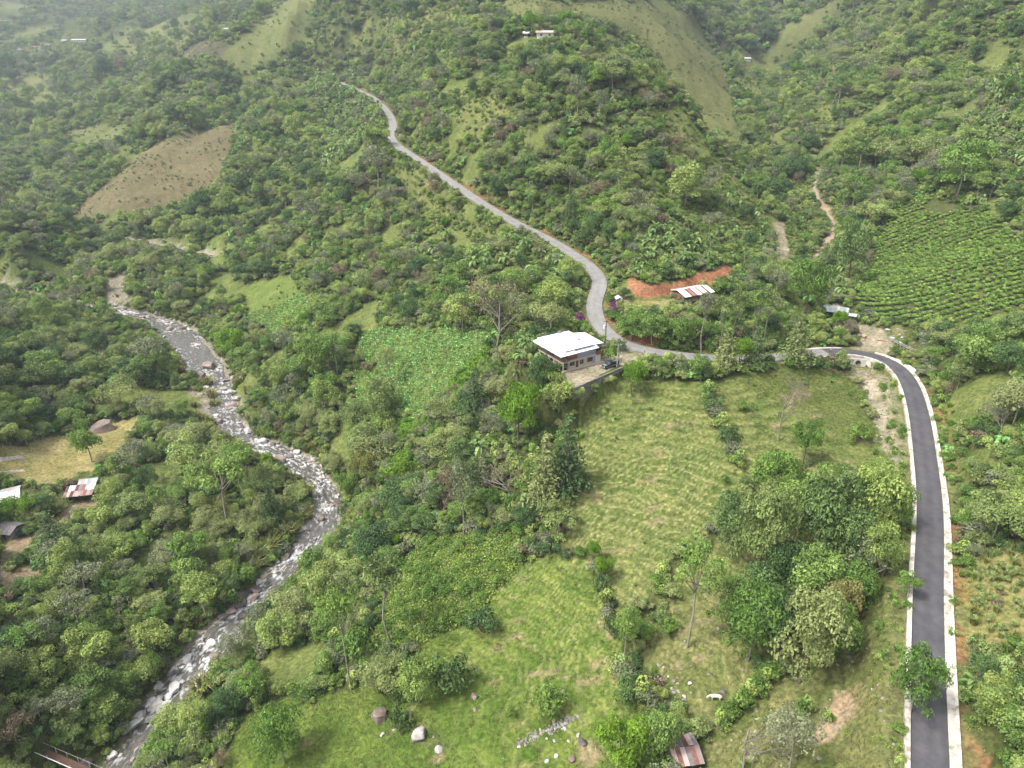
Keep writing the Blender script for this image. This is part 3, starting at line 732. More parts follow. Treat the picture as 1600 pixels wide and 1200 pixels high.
# colour of the ground itself in each zone (two shades mixed by noise)
GCOL = {'forest': ((.055, .075, .024), (.095, .105, .04)), 'meadow': ((.088, .13, .034), (.15, .175, .058)), 'lush': ((.072, .125, .022), (.125, .17, .038)), 'stony': ((.085, .12, .032), (.155, .16, .065)),
        'vines': ((.08, .14, .03), (.13, .2, .05)), 'crop': ((.085, .14, .042), (.125, .175, .058)), 'cropgreen': ((.09, .18, .028), (.13, .22, .036)), 'clearing': ((.10, .155, .036), (.155, .185, .056)),
        'pasture': ((.115, .098, .058), (.16, .142, .078)), 'palegrass': ((.11, .135, .05), (.165, .175, .075)), 'scrubgrass': ((.10, .115, .044), (.15, .155, .065)), 'burnt': ((.065, .05, .045), (.10, .085, .065)),
        'coffee': ((.06, .078, .03), (.095, .10, .044)), 'yard': ((.22, .20, .075), (.33, .285, .14)), 'earth': ((.24, .175, .115), (.35, .275, .19)), 'gravel': ((.23, .205, .15), (.34, .30, .235)),
        'red': ((.235, .10, .058), (.33, .165, .098)), 'wash': ((.22, .19, .13), (.35, .31, .25)), 'terrace': ((.20, .195, .075), (.31, .265, .155)), 'bankgrass': ((.15, .16, .053), (.25, .23, .10)), 'brush': ((.10, .13, .042), (.17, .175, .068)), 'bar': ((.19, .17, .13), (.29, .26, .21))}
zg = zone_at(gxx, gyy)
mixn = np.clip(.5 + .9 * fbm(gxx / 4.5, gyy / 4.5, 3, 91), 0, 1)
c0 = np.array([GCOL[k][0] for k in ZN])[zg]; c1 = np.array([GCOL[k][1] for k in ZN])[zg]
gcol = c0 * (1 - mixn[..., None]) + c1 * mixn[..., None]
gapn = (sstep(.30, .48, fbm(gxx / 20, gyy / 20, 2, 333)) * (zg == 0))[..., None]                 # small grassy openings in the woods
gcol = gcol * (1 - gapn) + (np.array([.10, .135, .04]) + np.array([.05, .04, .02]) * mixn[..., None]) * gapn
tfr = terracette(gxx, gyy, GZ)
lip = np.clip(1 - np.abs(tfr - .72) / .16, 0, 1) * meadow_mask(gxx, gyy) * np.isin(zg, [ZI['meadow'], ZI['lush'], ZI['stony']]) * np.where(zg == ZI['meadow'], .8, .5)   # dry trodden lips of the terracettes
gcol = gcol * (1 - lip[..., None]) + np.array([.35, .33, .16]) * lip[..., None]
bare = sstep(.32, .62, fbm(gxx / 7, gyy / 4, 3, 95)) * ((zg == ZI['lush']) | (zg == ZI['stony']) | (zg == ZI['meadow']))
gcol = gcol * (1 - .75 * bare[..., None]) + np.array([.27, .215, .14]) * .75 * bare[..., None]
dr, vr, sr, pr = near_line(gxx, gyy, ROAD[::3], 30)
verge = (1 - sstep(4.2, 8.0, dr + 1.5 * fbm(gxx / 4, gyy / 4, 2, 5)))[..., None]
gcol = gcol * (1 - .8 * verge) + np.where(((vnoise(gxx / 7, gyy / 7, 8) > .55) & (sr < 0))[..., None], np.array([.26, .14, .075]), np.array([.15, .16, .07])) * .8 * verge
for L, hwf in ((RIVER, river_half), (REACH, lambda p: 6.5 + 0 * p)):
    dd, vv, ss, pp = near_line(gxx, gyy, L, 30)
    wv = (1 - sstep(hwf(pp) - .5, hwf(pp) + 2.5, dd + 1.5 * fbm(gxx / 4, gyy / 4, 2, 6)))[..., None]
    gcol = gcol * (1 - wv) + (np.array([.30, .27, .23]) + .10 * (mixn[..., None] - .5)) * wv
nx, ny = len(GX), len(GY)
idx = np.arange(nx * ny).reshape(ny, nx)
gf = np.stack([idx[:-1, :-1], idx[:-1, 1:], idx[1:, 1:], idx[1:, :-1]], -1).reshape(-1, 4)
m = bpy.data.materials.new('valley_ground')
t, n, l, out = nodes_of(m)
vc = n.new('ShaderNodeVertexColor'); vc.layer_name = 'soil'
tc = n.new('ShaderNodeTexCoord')
nz = n.new('ShaderNodeTexNoise'); nz.inputs['Scale'].default_value = 1.1; nz.inputs['Detail'].default_value = 7; nz.inputs['Roughness'].default_value = .68
l.new(tc.outputs['Object'], nz.inputs['Vector'])
nz2 = n.new('ShaderNodeTexNoise'); nz2.inputs['Scale'].default_value = .22; nz2.inputs['Detail'].default_value = 4
l.new(tc.outputs['Object'], nz2.inputs['Vector'])
r1 = ramp(n, [(.3, (.42, .45, .42)), (.5, (1, 1, 1)), (.7, (1.7, 1.62, 1.45))]); l.new(nz.outputs[0], r1.inputs[0])
r2 = ramp(n, [(.3, (.8, .86, .75)), (.7, (1.22, 1.15, 1.1))]); l.new(nz2.outputs[0], r2.inputs[0])
mu = n.new('ShaderNodeMix'); mu.data_type = 'RGBA'; mu.blend_type = 'MULTIPLY'; mu.inputs[0].default_value = 1; l.new(vc.outputs[0], mu.inputs[6]); l.new(r1.outputs[0], mu.inputs[7])
mu2 = n.new('ShaderNodeMix'); mu2.data_type = 'RGBA'; mu2.blend_type = 'MULTIPLY'; mu2.inputs[0].default_value = 1; l.new(mu.outputs[2], mu2.inputs[6]); l.new(r2.outputs[0], mu2.inputs[7])
b = n.new('ShaderNodeBsdfPrincipled'); b.inputs['Roughness'].default_value = .95; b.inputs['Specular IOR Level'].default_value = .1
l.new(mu2.outputs[2], b.inputs['Base Color'])
bp = n.new('ShaderNodeBump'); bp.inputs['Strength'].default_value = .7; bp.inputs['Distance'].default_value = .25; l.new(nz.outputs[0], bp.inputs['Height']); l.new(bp.outputs[0], b.inputs['Normal'])
l.new(b.outputs[0], out.inputs['Surface'])
M['ground'] = m
me = new_mesh('ground', np.stack([gxx, gyy, GZ], -1).reshape(-1, 3), gf, M['ground'], smooth=True)
ca = me.color_attributes.new('soil', 'FLOAT_COLOR', 'POINT')
ca.data.foreach_set('color', np.concatenate([gcol, np.ones((ny, nx, 1))], -1).astype(np.float32).ravel())
tag(link('ground', me), 'valley floor and hillsides of grass, soil and gravel', kind='structure')

# ------------------------------------------------------------------ road, kerbs, river
def box_vf(x0, x1, y0, y1, z0, z1):
    V = [(x0, y0, z0), (x1, y0, z0), (x1, y1, z0), (x0, y1, z0), (x0, y0, z1), (x1, y0, z1), (x1, y1, z1), (x0, y1, z1)]
    return V, [[0, 3, 2, 1], [4, 5, 6, 7], [0, 1, 5, 4], [1, 2, 6, 5], [2, 3, 7, 6], [3, 0, 4, 7]]
def boxes(name, mat, parent, *bs, loc=None, rot=None, bevel=0.0):
    mb = MB()
    for b_ in bs:
        V, F = box_vf(*b_); mb.add(V, F)
    o = link(name, mb.mesh(name, [mat]), parent, loc, rot)
    return o
def plain(name, col, rough=.8, metallic=0.0, spec=.3, var=.12, scale=1.5, bump=0.0, stretch=(1, 1, 1), rand=0.0):
    lo = tuple(c * (1 - var) for c in col); hi = tuple(min(1, c * (1 + var)) for c in col)
    M[name] = noise_mat(name, [(.3, lo), (.7, hi)], scale, 5, rough, bump, spec, 'Object', stretch, rand, metallic)
    return M[name]
def asphalt(name, dark, mid, light):                          # wheel tracks worn paler, patches and stains
    m_ = bpy.data.materials.new(name); t, n, l, out = nodes_of(m_)
    at = n.new('ShaderNodeAttribute'); at.attribute_name = 'across'
    ab = n.new('ShaderNodeMath'); ab.operation = 'ABSOLUTE'; l.new(at.outputs['Fac'], ab.inputs[0])
    sb = n.new('ShaderNodeMath'); sb.operation = 'SUBTRACT'; sb.inputs[1].default_value = 1.15; l.new(ab.outputs[0], sb.inputs[0])
    a2 = n.new('ShaderNodeMath'); a2.operation = 'ABSOLUTE'; l.new(sb.outputs[0], a2.inputs[0])
    mr = n.new('ShaderNodeMapRange'); mr.inputs[1].default_value = .15; mr.inputs[2].default_value = .9; mr.inputs[3].default_value = .06; mr.inputs[4].default_value = -.03; l.new(a2.outputs[0], mr.inputs[0])
    tc = n.new('ShaderNodeTexCoord')
    nz = n.new('ShaderNodeTexNoise'); nz.inputs['Scale'].default_value = .35; nz.inputs['Detail'].default_value = 8; nz.inputs['Roughness'].default_value = .7; l.new(tc.outputs['Object'], nz.inputs['Vector'])
    ad = n.new('ShaderNodeMath'); ad.operation = 'ADD'; l.new(nz.outputs[0], ad.inputs[0]); l.new(mr.outputs[0], ad.inputs[1])
    r_ = ramp(n, [(.3, dark), (.52, mid), (.78, light)]); l.new(ad.outputs[0], r_.inputs[0])
    b = n.new('ShaderNodeBsdfPrincipled'); b.inputs['Roughness'].default_value = .85; l.new(r_.outputs[0], b.inputs['Base Color']); l.new(b.outputs[0], out.inputs['Surface'])
    M[name] = m_
asphalt('asphalt_new', (.058, .056, .062), (.085, .082, .09), (.125, .12, .128))
asphalt('asphalt_old', (.20, .19, .18), (.26, .25, .24), (.33, .32, .305))
M['concrete_white'] = noise_mat('concrete_white', [(.28, (.30, .26, .20)), (.42, (.52, .48, .42)), (.7, (.68, .64, .58))], .9, 7, .85, .2, rand=.3)
plain('concrete_grey', (.19, .183, .17), .9, var=.4, scale=.9, rand=.4)
plain('white_paint', (.74, .72, .68), .7, var=.06)
plain('cream_wall', (.62, .52, .43), .8, var=.1)
plain('blue_wall', (.36, .41, .48), .75, var=.1)
plain('brick_wall', (.26, .125, .085), .85, var=.25, scale=3)
plain('dark_wood', (.12, .07, .05), .8, var=.3, scale=4)
plain('brown_wood', (.22, .13, .07), .8, var=.3, scale=4, stretch=(1, 1, .2))
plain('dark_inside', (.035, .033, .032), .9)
plain('roof_white', (.80, .80, .81), .45, .0, .4, var=.05, scale=.6)
plain('roof_pale', (.58, .60, .62), .45, .15, .5, var=.15, scale=.8, rand=.5)
plain('roof_rust', (.25, .125, .10), .75, .05, .3, var=.4, scale=1.2, rand=.7)
plain('roof_pinkish', (.48, .36, .34), .65, .05, .3, var=.3, scale=1.1, rand=.8)
plain('roof_grey', (.24, .215, .215), .9, var=.3, scale=1.5)
plain('roof_aqua', (.62, .68, .67), .45, .1, .5, var=.15, scale=.8, rand=.4)
plain('glass', (.05, .06, .075), .08, 0, .6, var=.2)
plain('car_paint', (.045, .055, .075), .25, .4, .5, var=.05)
plain('car_silver', (.42, .44, .47), .3, .5, .5, var=.05)
plain('rubber', (.02, .02, .02), .8)
plain('pole_dark', (.11, .095, .085), .85)
plain('pole_pale', (.38, .37, .35), .85)
plain('wire', (.10, .10, .10), .6)
plain('pipe_clay', (.52, .38, .30), .85)
plain('cow_white', (.72, .69, .63), .8, var=.05)
plain('fence_green', (.12, .17, .13), .7)
M['rock_grey'] = noise_mat('rock_grey', [(.3, (.18, .165, .15)), (.5, (.36, .34, .315)), (.7, (.52, .495, .46))], 1.6, 6, .85, .5, rand=.35)
M['rock_pink'] = noise_mat('rock_pink', [(.3, (.17, .135, .115)), (.5, (.30, .235, .20)), (.7, (.44, .37, .325))], 1.2, 6, .85, .5, rand=.3)
M['rock_dark'] = noise_mat('rock_dark', [(.3, (.11, .095, .09)), (.6, (.20, .17, .165)), (.85, (.31, .26, .255))], 1.3, 6, .85, .5, rand=.3)
M['rock_white'] = noise_mat('rock_white', [(.25, (.42, .40, .38)), (.6, (.66, .64, .62))], 1.8, 6, .8, .4)

tang = unit(np.gradient(ROAD[:, :2], axis=0)); nrm = np.stack([-tang[:, 1], tang[:, 0]], -1)     # to the left when going up the valley
alen = np.concatenate([[0], np.cumsum(np.linalg.norm(np.diff(ROAD[:, :2], axis=0), axis=1))])
road_z = ROAD[:, 2].copy()
far_lift = np.clip((ROAD[:, 1] - 330) / 300, 0, 1)
for off in (-2.6, 0, 2.6):
    road_z = np.maximum(road_z, (ground(ROAD[:, 0] + nrm[:, 0] * off, ROAD[:, 1] + nrm[:, 1] * off) + .12))
def near_index(u, v, h):
    p = place(u, v, h); return int(((ROAD[:, :2] - np.array(p[:2])) ** 2).sum(1).argmin())
I_NEW = near_index(1290, 549, 85)
I_BEND = near_index(1385, 562, 85.6)
def strip(i0, i1, offs, drops, mat, name, label):
    offs, drops = [offs[0]] + list(np.linspace(offs[1], offs[-2], 15)) + [offs[-1]], [drops[0]] + [drops[1] + (drops[2] - drops[1]) * (1 - abs(q)) for q in np.linspace(-1, 1, 15)] + [drops[-1]]
    V, F = [], []
    rows = range(i0, i1)
    for i in rows:
        for o_, dz in zip(offs, drops):
            x, y = ROAD[i, 0] + nrm[i, 0] * o_, ROAD[i, 1] + nrm[i, 1] * o_
            V.append((x, y, road_z[i] + dz))
    k = len(offs)
    for r_ in range(len(V) // k - 1):
        for c in range(k - 1): F.append([r_ * k + c, r_ * k + c + 1, (r_ + 1) * k + c + 1, (r_ + 1) * k + c])
    o = link(name, new_mesh(name, V, F, mat, None, {'across': np.tile(np.array(offs, float), len(V) // k)}))
    return tag(o, label, kind='structure')
W2 = 2.55
road_new = strip(0, I_NEW + 1, [W2 + .05, W2, 0, -W2, -W2 - .05], [-.6, .02, .06, .02, -.6], M['asphalt_new'], 'road', 'freshly laid dark asphalt road running up the right side')
road_old = strip(I_NEW, len(ROAD), [2.75, 2.65, 0, -2.65, -2.75], [-.7, .016, .056, .016, -.7], M['asphalt_old'], 'road', 'worn pale grey road winding past the house and up the hill')
def slab_piece(i0, i1, o0, o1, z0, z1, zb, mat, name, parent):        # one cast piece between two stations along the road
    V = []
    for s_ in (i0, i1):
        for o_, z_ in ((o0, z0), (o1, z1)):
            x = np.interp(s_, alen, ROAD[:, 0]) + np.interp(s_, alen, nrm[:, 0]) * o_; y = np.interp(s_, alen, ROAD[:, 1]) + np.interp(s_, alen, nrm[:, 1]) * o_
            zz = np.interp(s_, alen, road_z)
            V += [(x, y, zz + zb), (x, y, zz + z_)]
    F = [[0, 1, 3, 2], [4, 6, 7, 5], [0, 4, 5, 1], [2, 3, 7, 6], [1, 5, 7, 3], [0, 2, 6, 4]]
    return link(name, new_mesh(name, V, F, mat), parent)
s_end = alen[near_index(1318, 551, 85)]
s = alen[0] + .1; k = 0
while s < s_end:
    L_ = 2.4
    h_ = .42 + .05 * random.random()
    slab_piece(s, s + L_ - .04, W2 + .06, W2 + .78 + .12 * random.random(), h_, h_ - .03, -1.0, M['concrete_white'], 'kerb_stone', road_new)
    s += L_; k += 1
s_end = alen[near_index(1386, 562, 85.6)]; s = alen[0] + .1
while s < s_end:
    w_ = 1.55 - .6 * sstep(30, 110, s - alen[0])
    slab_piece(s, s + 1.76, -W2 - .06, -W2 - .06 - w_ * .72, .02, -.10, -.9, M['concrete_white'], 'gutter_slab', road_new)
    slab_piece(s, s + 1.76, -W2 - .08 - w_ * .72, -W2 - .08 - w_, -.08, .28, -.9, M['concrete_white'], 'gutter_slab', road_new)
    s += 1.8
s = alen[near_index(1325, 551, 85)]
while s < alen[near_index(1272, 552, 84.6)]:
    slab_piece(s, s + 2.2, -W2 - .3, -W2 - 1.3, .10, .10, -.8, M['concrete_white'], 'kerb_stone', road_new)
    slab_piece(s, s + 2.2, W2 + .3, W2 + 1.0, .12, .12, -.8, M['concrete_white'], 'kerb_stone', road_new)
    s += 2.26
# white apron slabs where the side track leaves the bend
for k in range(5):
    s = alen[I_BEND] - 8 + 2.3 * k
    slab_piece(s, s + 2.25, -W2 - 1.0, -W2 - 2.6 + .25 * k, .05, .10, -.8, M['concrete_white'], 'gutter_slab', road_new)

# ------------------------------------------------------------------ boulders
def rock_mesh(seed, mat, squash=.65, angular=.35):
    bm = bmesh.new(); bmesh.ops.create_icosphere(bm, subdivisions=3, radius=1.0)
    r = np.random.default_rng(seed)
    cuts = [(unit(r.normal(size=3)), r.uniform(.5, .88)) for _ in range(14)]
    ph = r.uniform(0, 6, 6)
    for v in bm.verts:
        p = np.array(v.co)
        for nrm_, lim in cuts:
            e = p @ nrm_ - lim
            if e > 0: p = p - nrm_ * e * .97
        p *= 1 + .06 * math.sin(3 * p[0] + ph[0]) + .05 * math.sin(4.1 * p[1] + ph[1]) + .04 * math.sin(7 * p[2] + ph[2]) + .05 * math.sin(9 * p[0] + ph[3]) * math.sin(8 * p[1] + ph[4]) + .04 * math.sin(15 * p[1] + ph[5]) * math.sin(13 * p[2] + ph[2])
        v.co = p * np.array([1, 1, squash])
    me = bpy.data.meshes.new('boulder'); bm.to_mesh(me); bm.free(); me.materials.append(mat)
    me.polygons.foreach_set('use_smooth', np.ones(len(me.polygons), bool))
    me.set_sharp_from_angle(angle=math.radians(24))
    return me
ROCKS = {k: [rock_mesh(400 + 10 * i + j, M[k], (.6, .75, .5, .85)[j]) for j in range(4)] for i, k in enumerate(('rock_grey', 'rock_pink', 'rock_dark', 'rock_white'))}
BPOS = []
def boulder(u, v, wp, kind, label, group=None, long=1.0, hgt=1.0, rot=None, name='boulder', pos=None):
    p = Vector(pos) if pos is not None else spot(u, v)
    w = px_scale(p, wp) / 2
    rd_, rz_, _s, rp_ = near_line([p.x], [p.y], RIVER, 30)
    if rd_[0] < river_half(rp_)[0] + 1: p = Vector((p.x, p.y, max(p.z, rz_[0] - .2) + .16 * w))
    BPOS.append((p.x, p.y, w))
    o = link(name, random.choice(ROCKS[kind]), None, (p.x, p.y, p.z + .10 * w * hgt), (random.uniform(-.15, .15), random.uniform(-.15, .15), random.uniform(0, 6.28) if rot is None else rot), (w * long, w / max(1, long * .75), w * hgt))
    return tag(o, label, 'boulder', group)
BLD = [(330, 576, 26, 'rock_pink', 'broad pink boulder at the head of the middle rapids'), (318, 594, 22, 'rock_pink', 'second pink boulder just below the broad one in the rapids'), (361, 616, 20, 'rock_grey', 'smooth grey boulder in the channel right of the cane island'),
       (362, 638, 20, 'rock_pink', 'pale pink boulder below the smooth grey one in the channel'), (343, 661, 16, 'rock_pink', 'orange brown boulder in mid stream below the island'), (345, 681, 28, 'rock_dark', 'long dark boulder lying across the lower rapids'),
       (307, 684, 18, 'rock_dark', 'dark boulder on the left bank beside the lower rapids'), (365, 590, 11, 'rock_grey', 'small grey boulder right of the pink boulders'), (379, 592, 13, 'rock_pink', 'pink boulder against the right bank of the rapids'),
       (437, 724, 22, 'rock_pink', 'pale boulder at the left edge of the river bend'), (410, 692, 17, 'rock_white', 'white boulder in foam above the river bend'), (428, 696, 12, 'rock_dark', 'dark boulder on the right bank above the bend'),
       (516, 731, 11, 'rock_pink', 'orange boulder on the right bank at the river bend'), (503, 750, 12, 'rock_white', 'pale boulder in the middle of the river bend'), (505, 740, 10, 'rock_grey', 'grey boulder at the top of the river bend'),
       (286, 516, 13, 'rock_pink', 'brown boulder on the right bank of the upper rapids'), (248, 490, 13, 'rock_dark', 'dark boulder where the upper rapids begin'), (313, 616, 11, 'rock_pink', 'small orange boulder left of the cane island'), (312, 602, 14, 'rock_dark', 'dark boulder under the trees left of the island'),
       (502, 815, 15, 'rock_pink', 'brown boulder on the left bank below the bend'), (474, 871, 13, 'rock_white', 'white boulder in the white water chute'), (493, 845, 9, 'rock_grey', 'grey boulder beside the white water chute'), (484, 856, 9, 'rock_grey', 'small boulder at the left of the chute'),
       (432, 896, 10, 'rock_grey', 'grey boulder at the lower end of the chute'), (374, 932, 25, 'rock_dark', 'large dark boulder on the left bank below the chute'), (399, 938, 21, 'rock_pink', 'pink boulder beside the large dark one below the chute'),
       (314, 1004, 12, 'rock_grey', 'grey boulder on the left shore of the calm water'), (335, 1033, 21, 'rock_pink', 'flat reddish boulder on the gravel of the right shore'), (298, 1044, 10, 'rock_white', 'pale boulder in mid stream above the boulder cluster'),
       (272, 1053, 22, 'rock_grey', 'big ridged grey boulder on the left shore above the cluster'), (285, 1070, 10, 'rock_grey', 'low boulder in mid stream beside the ridged one'), (244, 1075, 9, 'rock_white', 'small white boulder at the top of the cluster'),
       (238, 1096, 15, 'rock_white', 'tall white boulder at the left of the cluster'), (252, 1094, 14, 'rock_grey', 'brownish boulder in the centre of the cluster'), (265, 1094, 14, 'rock_white', 'white boulder at the right of the cluster'),
       (231, 1107, 14, 'rock_white', 'pale boulder at the lower left of the cluster'), (263, 1106, 15, 'rock_white', 'flat white boulder at the lower right of the cluster'), (250, 1113, 10, 'rock_grey', 'small boulder at the foot of the cluster'),
       (176, 1183, 17, 'rock_white', 'large white boulder on the left shore near the footbridge'), (188, 1183, 10, 'rock_white', 'small white boulder beside the large one near the footbridge'), (197, 1169, 10, 'rock_grey', 'grey boulder just upstream of the footbridge'),
       (225, 1170, 11, 'rock_dark', 'dark boulder in mid stream near the footbridge'), (209, 1191, 10, 'rock_pink', 'pinkish boulder in mid stream near the footbridge'), (132, 1192, 24, 'rock_dark', 'purple grey boulder under the end of the footbridge')]
for u, v, w, k, lab in BLD: boulder(u, v, w, k, lab)
boulder(247, 1107, 22, 'rock_grey', 'long flat slab boulder in the cluster', long=1.5, hgt=.6, rot=.6)
boulder(206, 1137, 26, 'rock_white', 'long pointed white boulder on the left shore', long=1.6, hgt=.7, rot=.8)
boulder(285, 1036, 20, 'rock_grey', 'long flat ledge on the left shore above the ridged boulder', long=1.7, hgt=.5, rot=.7)
boulder(590, 1122, 32, 'rock_pink', 'mossy rounded boulder on the bright grass at the left', hgt=1.2)
boulder(740, 1090, 14, 'rock_pink', 'standing stone at the edge of the lower bright grass', hgt=2.2)
boulder(655, 1152, 26, 'rock_grey', 'tall brown rock outcrop in the bright grass at the bottom', hgt=1.7)
boulder(686, 1172, 14, 'rock_white', 'pale pointed rock beside the tall brown outcrop', hgt=1.6)
boulder(910, 1160, 16, 'rock_dark', 'dark rock on the grass by the stone line', hgt=1.2)
boulder(892, 1188, 16, 'rock_pink', 'brown rock at the bottom edge left of the yellow green tree')
boulder(1132, 1082, 14, 'rock_dark', 'brown rock just right of the white cow')
boulder(165, 672, 40, 'rock_pink', 'huge flat topped boulder at the end of the dry yard', hgt=.8, long=1.25, rot=.3)
boulder(210, 700, 30, 'rock_pink', 'big pinkish boulder half hidden by trees beside the yard', hgt=.7)
boulder(60, 936, 13, 'rock_white', 'white rock at the lower end of the dirt clearing', hgt=1.4)
boulder(120, 820, 12, 'rock_white', 'white rock beside the dirt path below the rusty shed', hgt=1.3)
boulder(552, 607, 14, 'rock_pink', 'round brown boulder left of the crop field')
# more boulders along the bed
RT = unit(np.gradient(RIVER[:, :2], axis=0)); RN = np.stack([-RT[:, 1], RT[:, 0]], -1)
cnt = 0
tries = 0
while cnt < 185 and tries < 3000:
    tries += 1
    i = random.randrange(int(len(RIVER) * .08), int(len(RIVER) * .93)); hw = float(river_half(np.array(float(i))))
    edge = random.random() < .66
    o_ = random.choice((-1, 1)) * (random.uniform(.74, 1.12) if edge else random.uniform(0, .7)) * hw
    x, y = RIVER[i, 0] + RN[i, 0] * o_, RIVER[i, 1] + RN[i, 1] * o_
    z = float(ground(x, y)); z = max(z, RIVER[i, 2] - .45)
    u, v, d = pixel(x, y, z)
    if not (0 < u < 1600 and 0 < v < 1200): continue
    size = random.choice((.55, .7, .85, 1.0, 1.3, 1.7))
    kind = random.choices(('rock_grey', 'rock_white', 'rock_pink', 'rock_dark'), (5, 2.5, 3, 2))[0]
    where = 'upper rapids' if v < 560 else 'middle rapids' if v < 720 else 'river bend and chute' if v < 930 else 'lower river'
    cw_ = {'rock_grey': 'grey', 'rock_white': 'pale', 'rock_pink': 'brownish', 'rock_dark': 'dark'}[kind]
    lab = 'small %s boulder %s %s of the river' % (cw_, 'on the stony edge' if edge else 'in the water', {'upper rapids': 'at the upper rapids', 'middle rapids': 'at the middle rapids', 'river bend and chute': 'at the bend and chute', 'lower river': 'at the lower stretch'}[where])
    boulder(0, 0, size * FPX / d * 2, kind, lab, lab.replace('boulder', 'boulders'), pos=(x, y, z), long=random.uniform(1, 1.4), hgt=random.uniform(.6, 1.0)); cnt += 1
for i in range(45):                                          # stones on the meadow
    u, v = random.choice([(random.uniform(1020, 1110), random.uniform(1040, 1110)), (random.uniform(1290, 1410), random.uniform(1030, 1190)), (random.uniform(660, 900), random.uniform(1060, 1190)), (random.uniform(1365, 1412), random.uniform(600, 730)), (random.uniform(560, 640), random.uniform(1110, 1180)), (random.uniform(840, 905), random.uniform(1125, 1160))])
    w = 'in the stony pasture by the new road' if u > 1200 and v > 900 else 'in the rocky gully by the kerb' if u > 1300 else 'in the stony grass around the white cow' if u > 1000 else 'on the lower bright grass'
    boulder(u, v, random.uniform(4, 9), random.choice(('rock_grey', 'rock_pink', 'rock_white')), 'small loose stone ' + w, 'loose stones ' + w, name='stone')
# pebbles and cobbles of the bed: too many to count
r = np.random.default_rng(500); V, F, nn = [], [], 0
ico = bmesh.new(); bmesh.ops.create_icosphere(ico, subdivisions=1, radius=1); IV = np.array([v.co[:] for v in ico.verts]); IF = np.array([[q.index for q in f.verts] for f in ico.faces]); ico.free()
mbp = MB()
def cobbles(n_, px_poly=None):
    global mbp
    for _ in range(n_):
        i = r.integers(int(len(RIVER) * .05), int(len(RIVER) * .97)); hw = float(river_half(np.array(float(i)))); o_ = r.choice((-1, 1)) * r.uniform(.8, 1.2) * hw
        x, y = RIVER[i, 0] + RN[i, 0] * o_ + r.normal() * .6, RIVER[i, 1] + RN[i, 1] * o_ + r.normal() * .6
        s_ = r.uniform(.14, .42); z = max(float(ground(x, y)), RIVER[i, 2] - .5)
        mbp.add(IV * (s_ * r.uniform(.7, 1.3, 3) * [1, 1, .65]) * (1 + .10 * r.normal(size=(len(IV), 1))) + [x, y, z + .05], IF)
cobbles(1900)
for zn_, n_ in (('wash', 420), ('bar', 900), ('stony', 260), ('earth', 60)):
    for poly in ZONES[zn_]:
        lo, hi = poly.min(0), poly.max(0)
        if lo[1] > 700: continue
        for _ in range(n_ // len(ZONES[zn_])):
            x, y = r.uniform(lo[0], hi[0]), r.uniform(lo[1], hi[1])
            if not inside(np.array([x]), np.array([y]), poly)[0]: continue
            s_ = r.uniform(.12, .45); mbp.add(IV * (s_ * r.uniform(.7, 1.3, 3) * [1, 1, .65]) + [x, y, float(ground(x, y)) + .04], IF)
for k_ in range(160):                                         # loose stone line across the lower grass
    f = r.random(); p = spot(812 + 90 * f + r.normal() * 5, 1163 - 45 * f + r.normal() * 3); s_ = r.uniform(.12, .35)
    mbp.add(IV * (s_ * r.uniform(.7, 1.3, 3)) + [p.x, p.y, p.z], IF)
M['cobble'] = noise_mat('cobble', [(.3, (.13, .12, .11)), (.5, (.27, .25, .225)), (.7, (.44, .41, .38))], .9, 3, .85)
tag(link('gravel', mbp.mesh('gravel', [M['cobble']])), 'loose cobbles and stones of the river bed, gully and stony grass', kind='stuff')

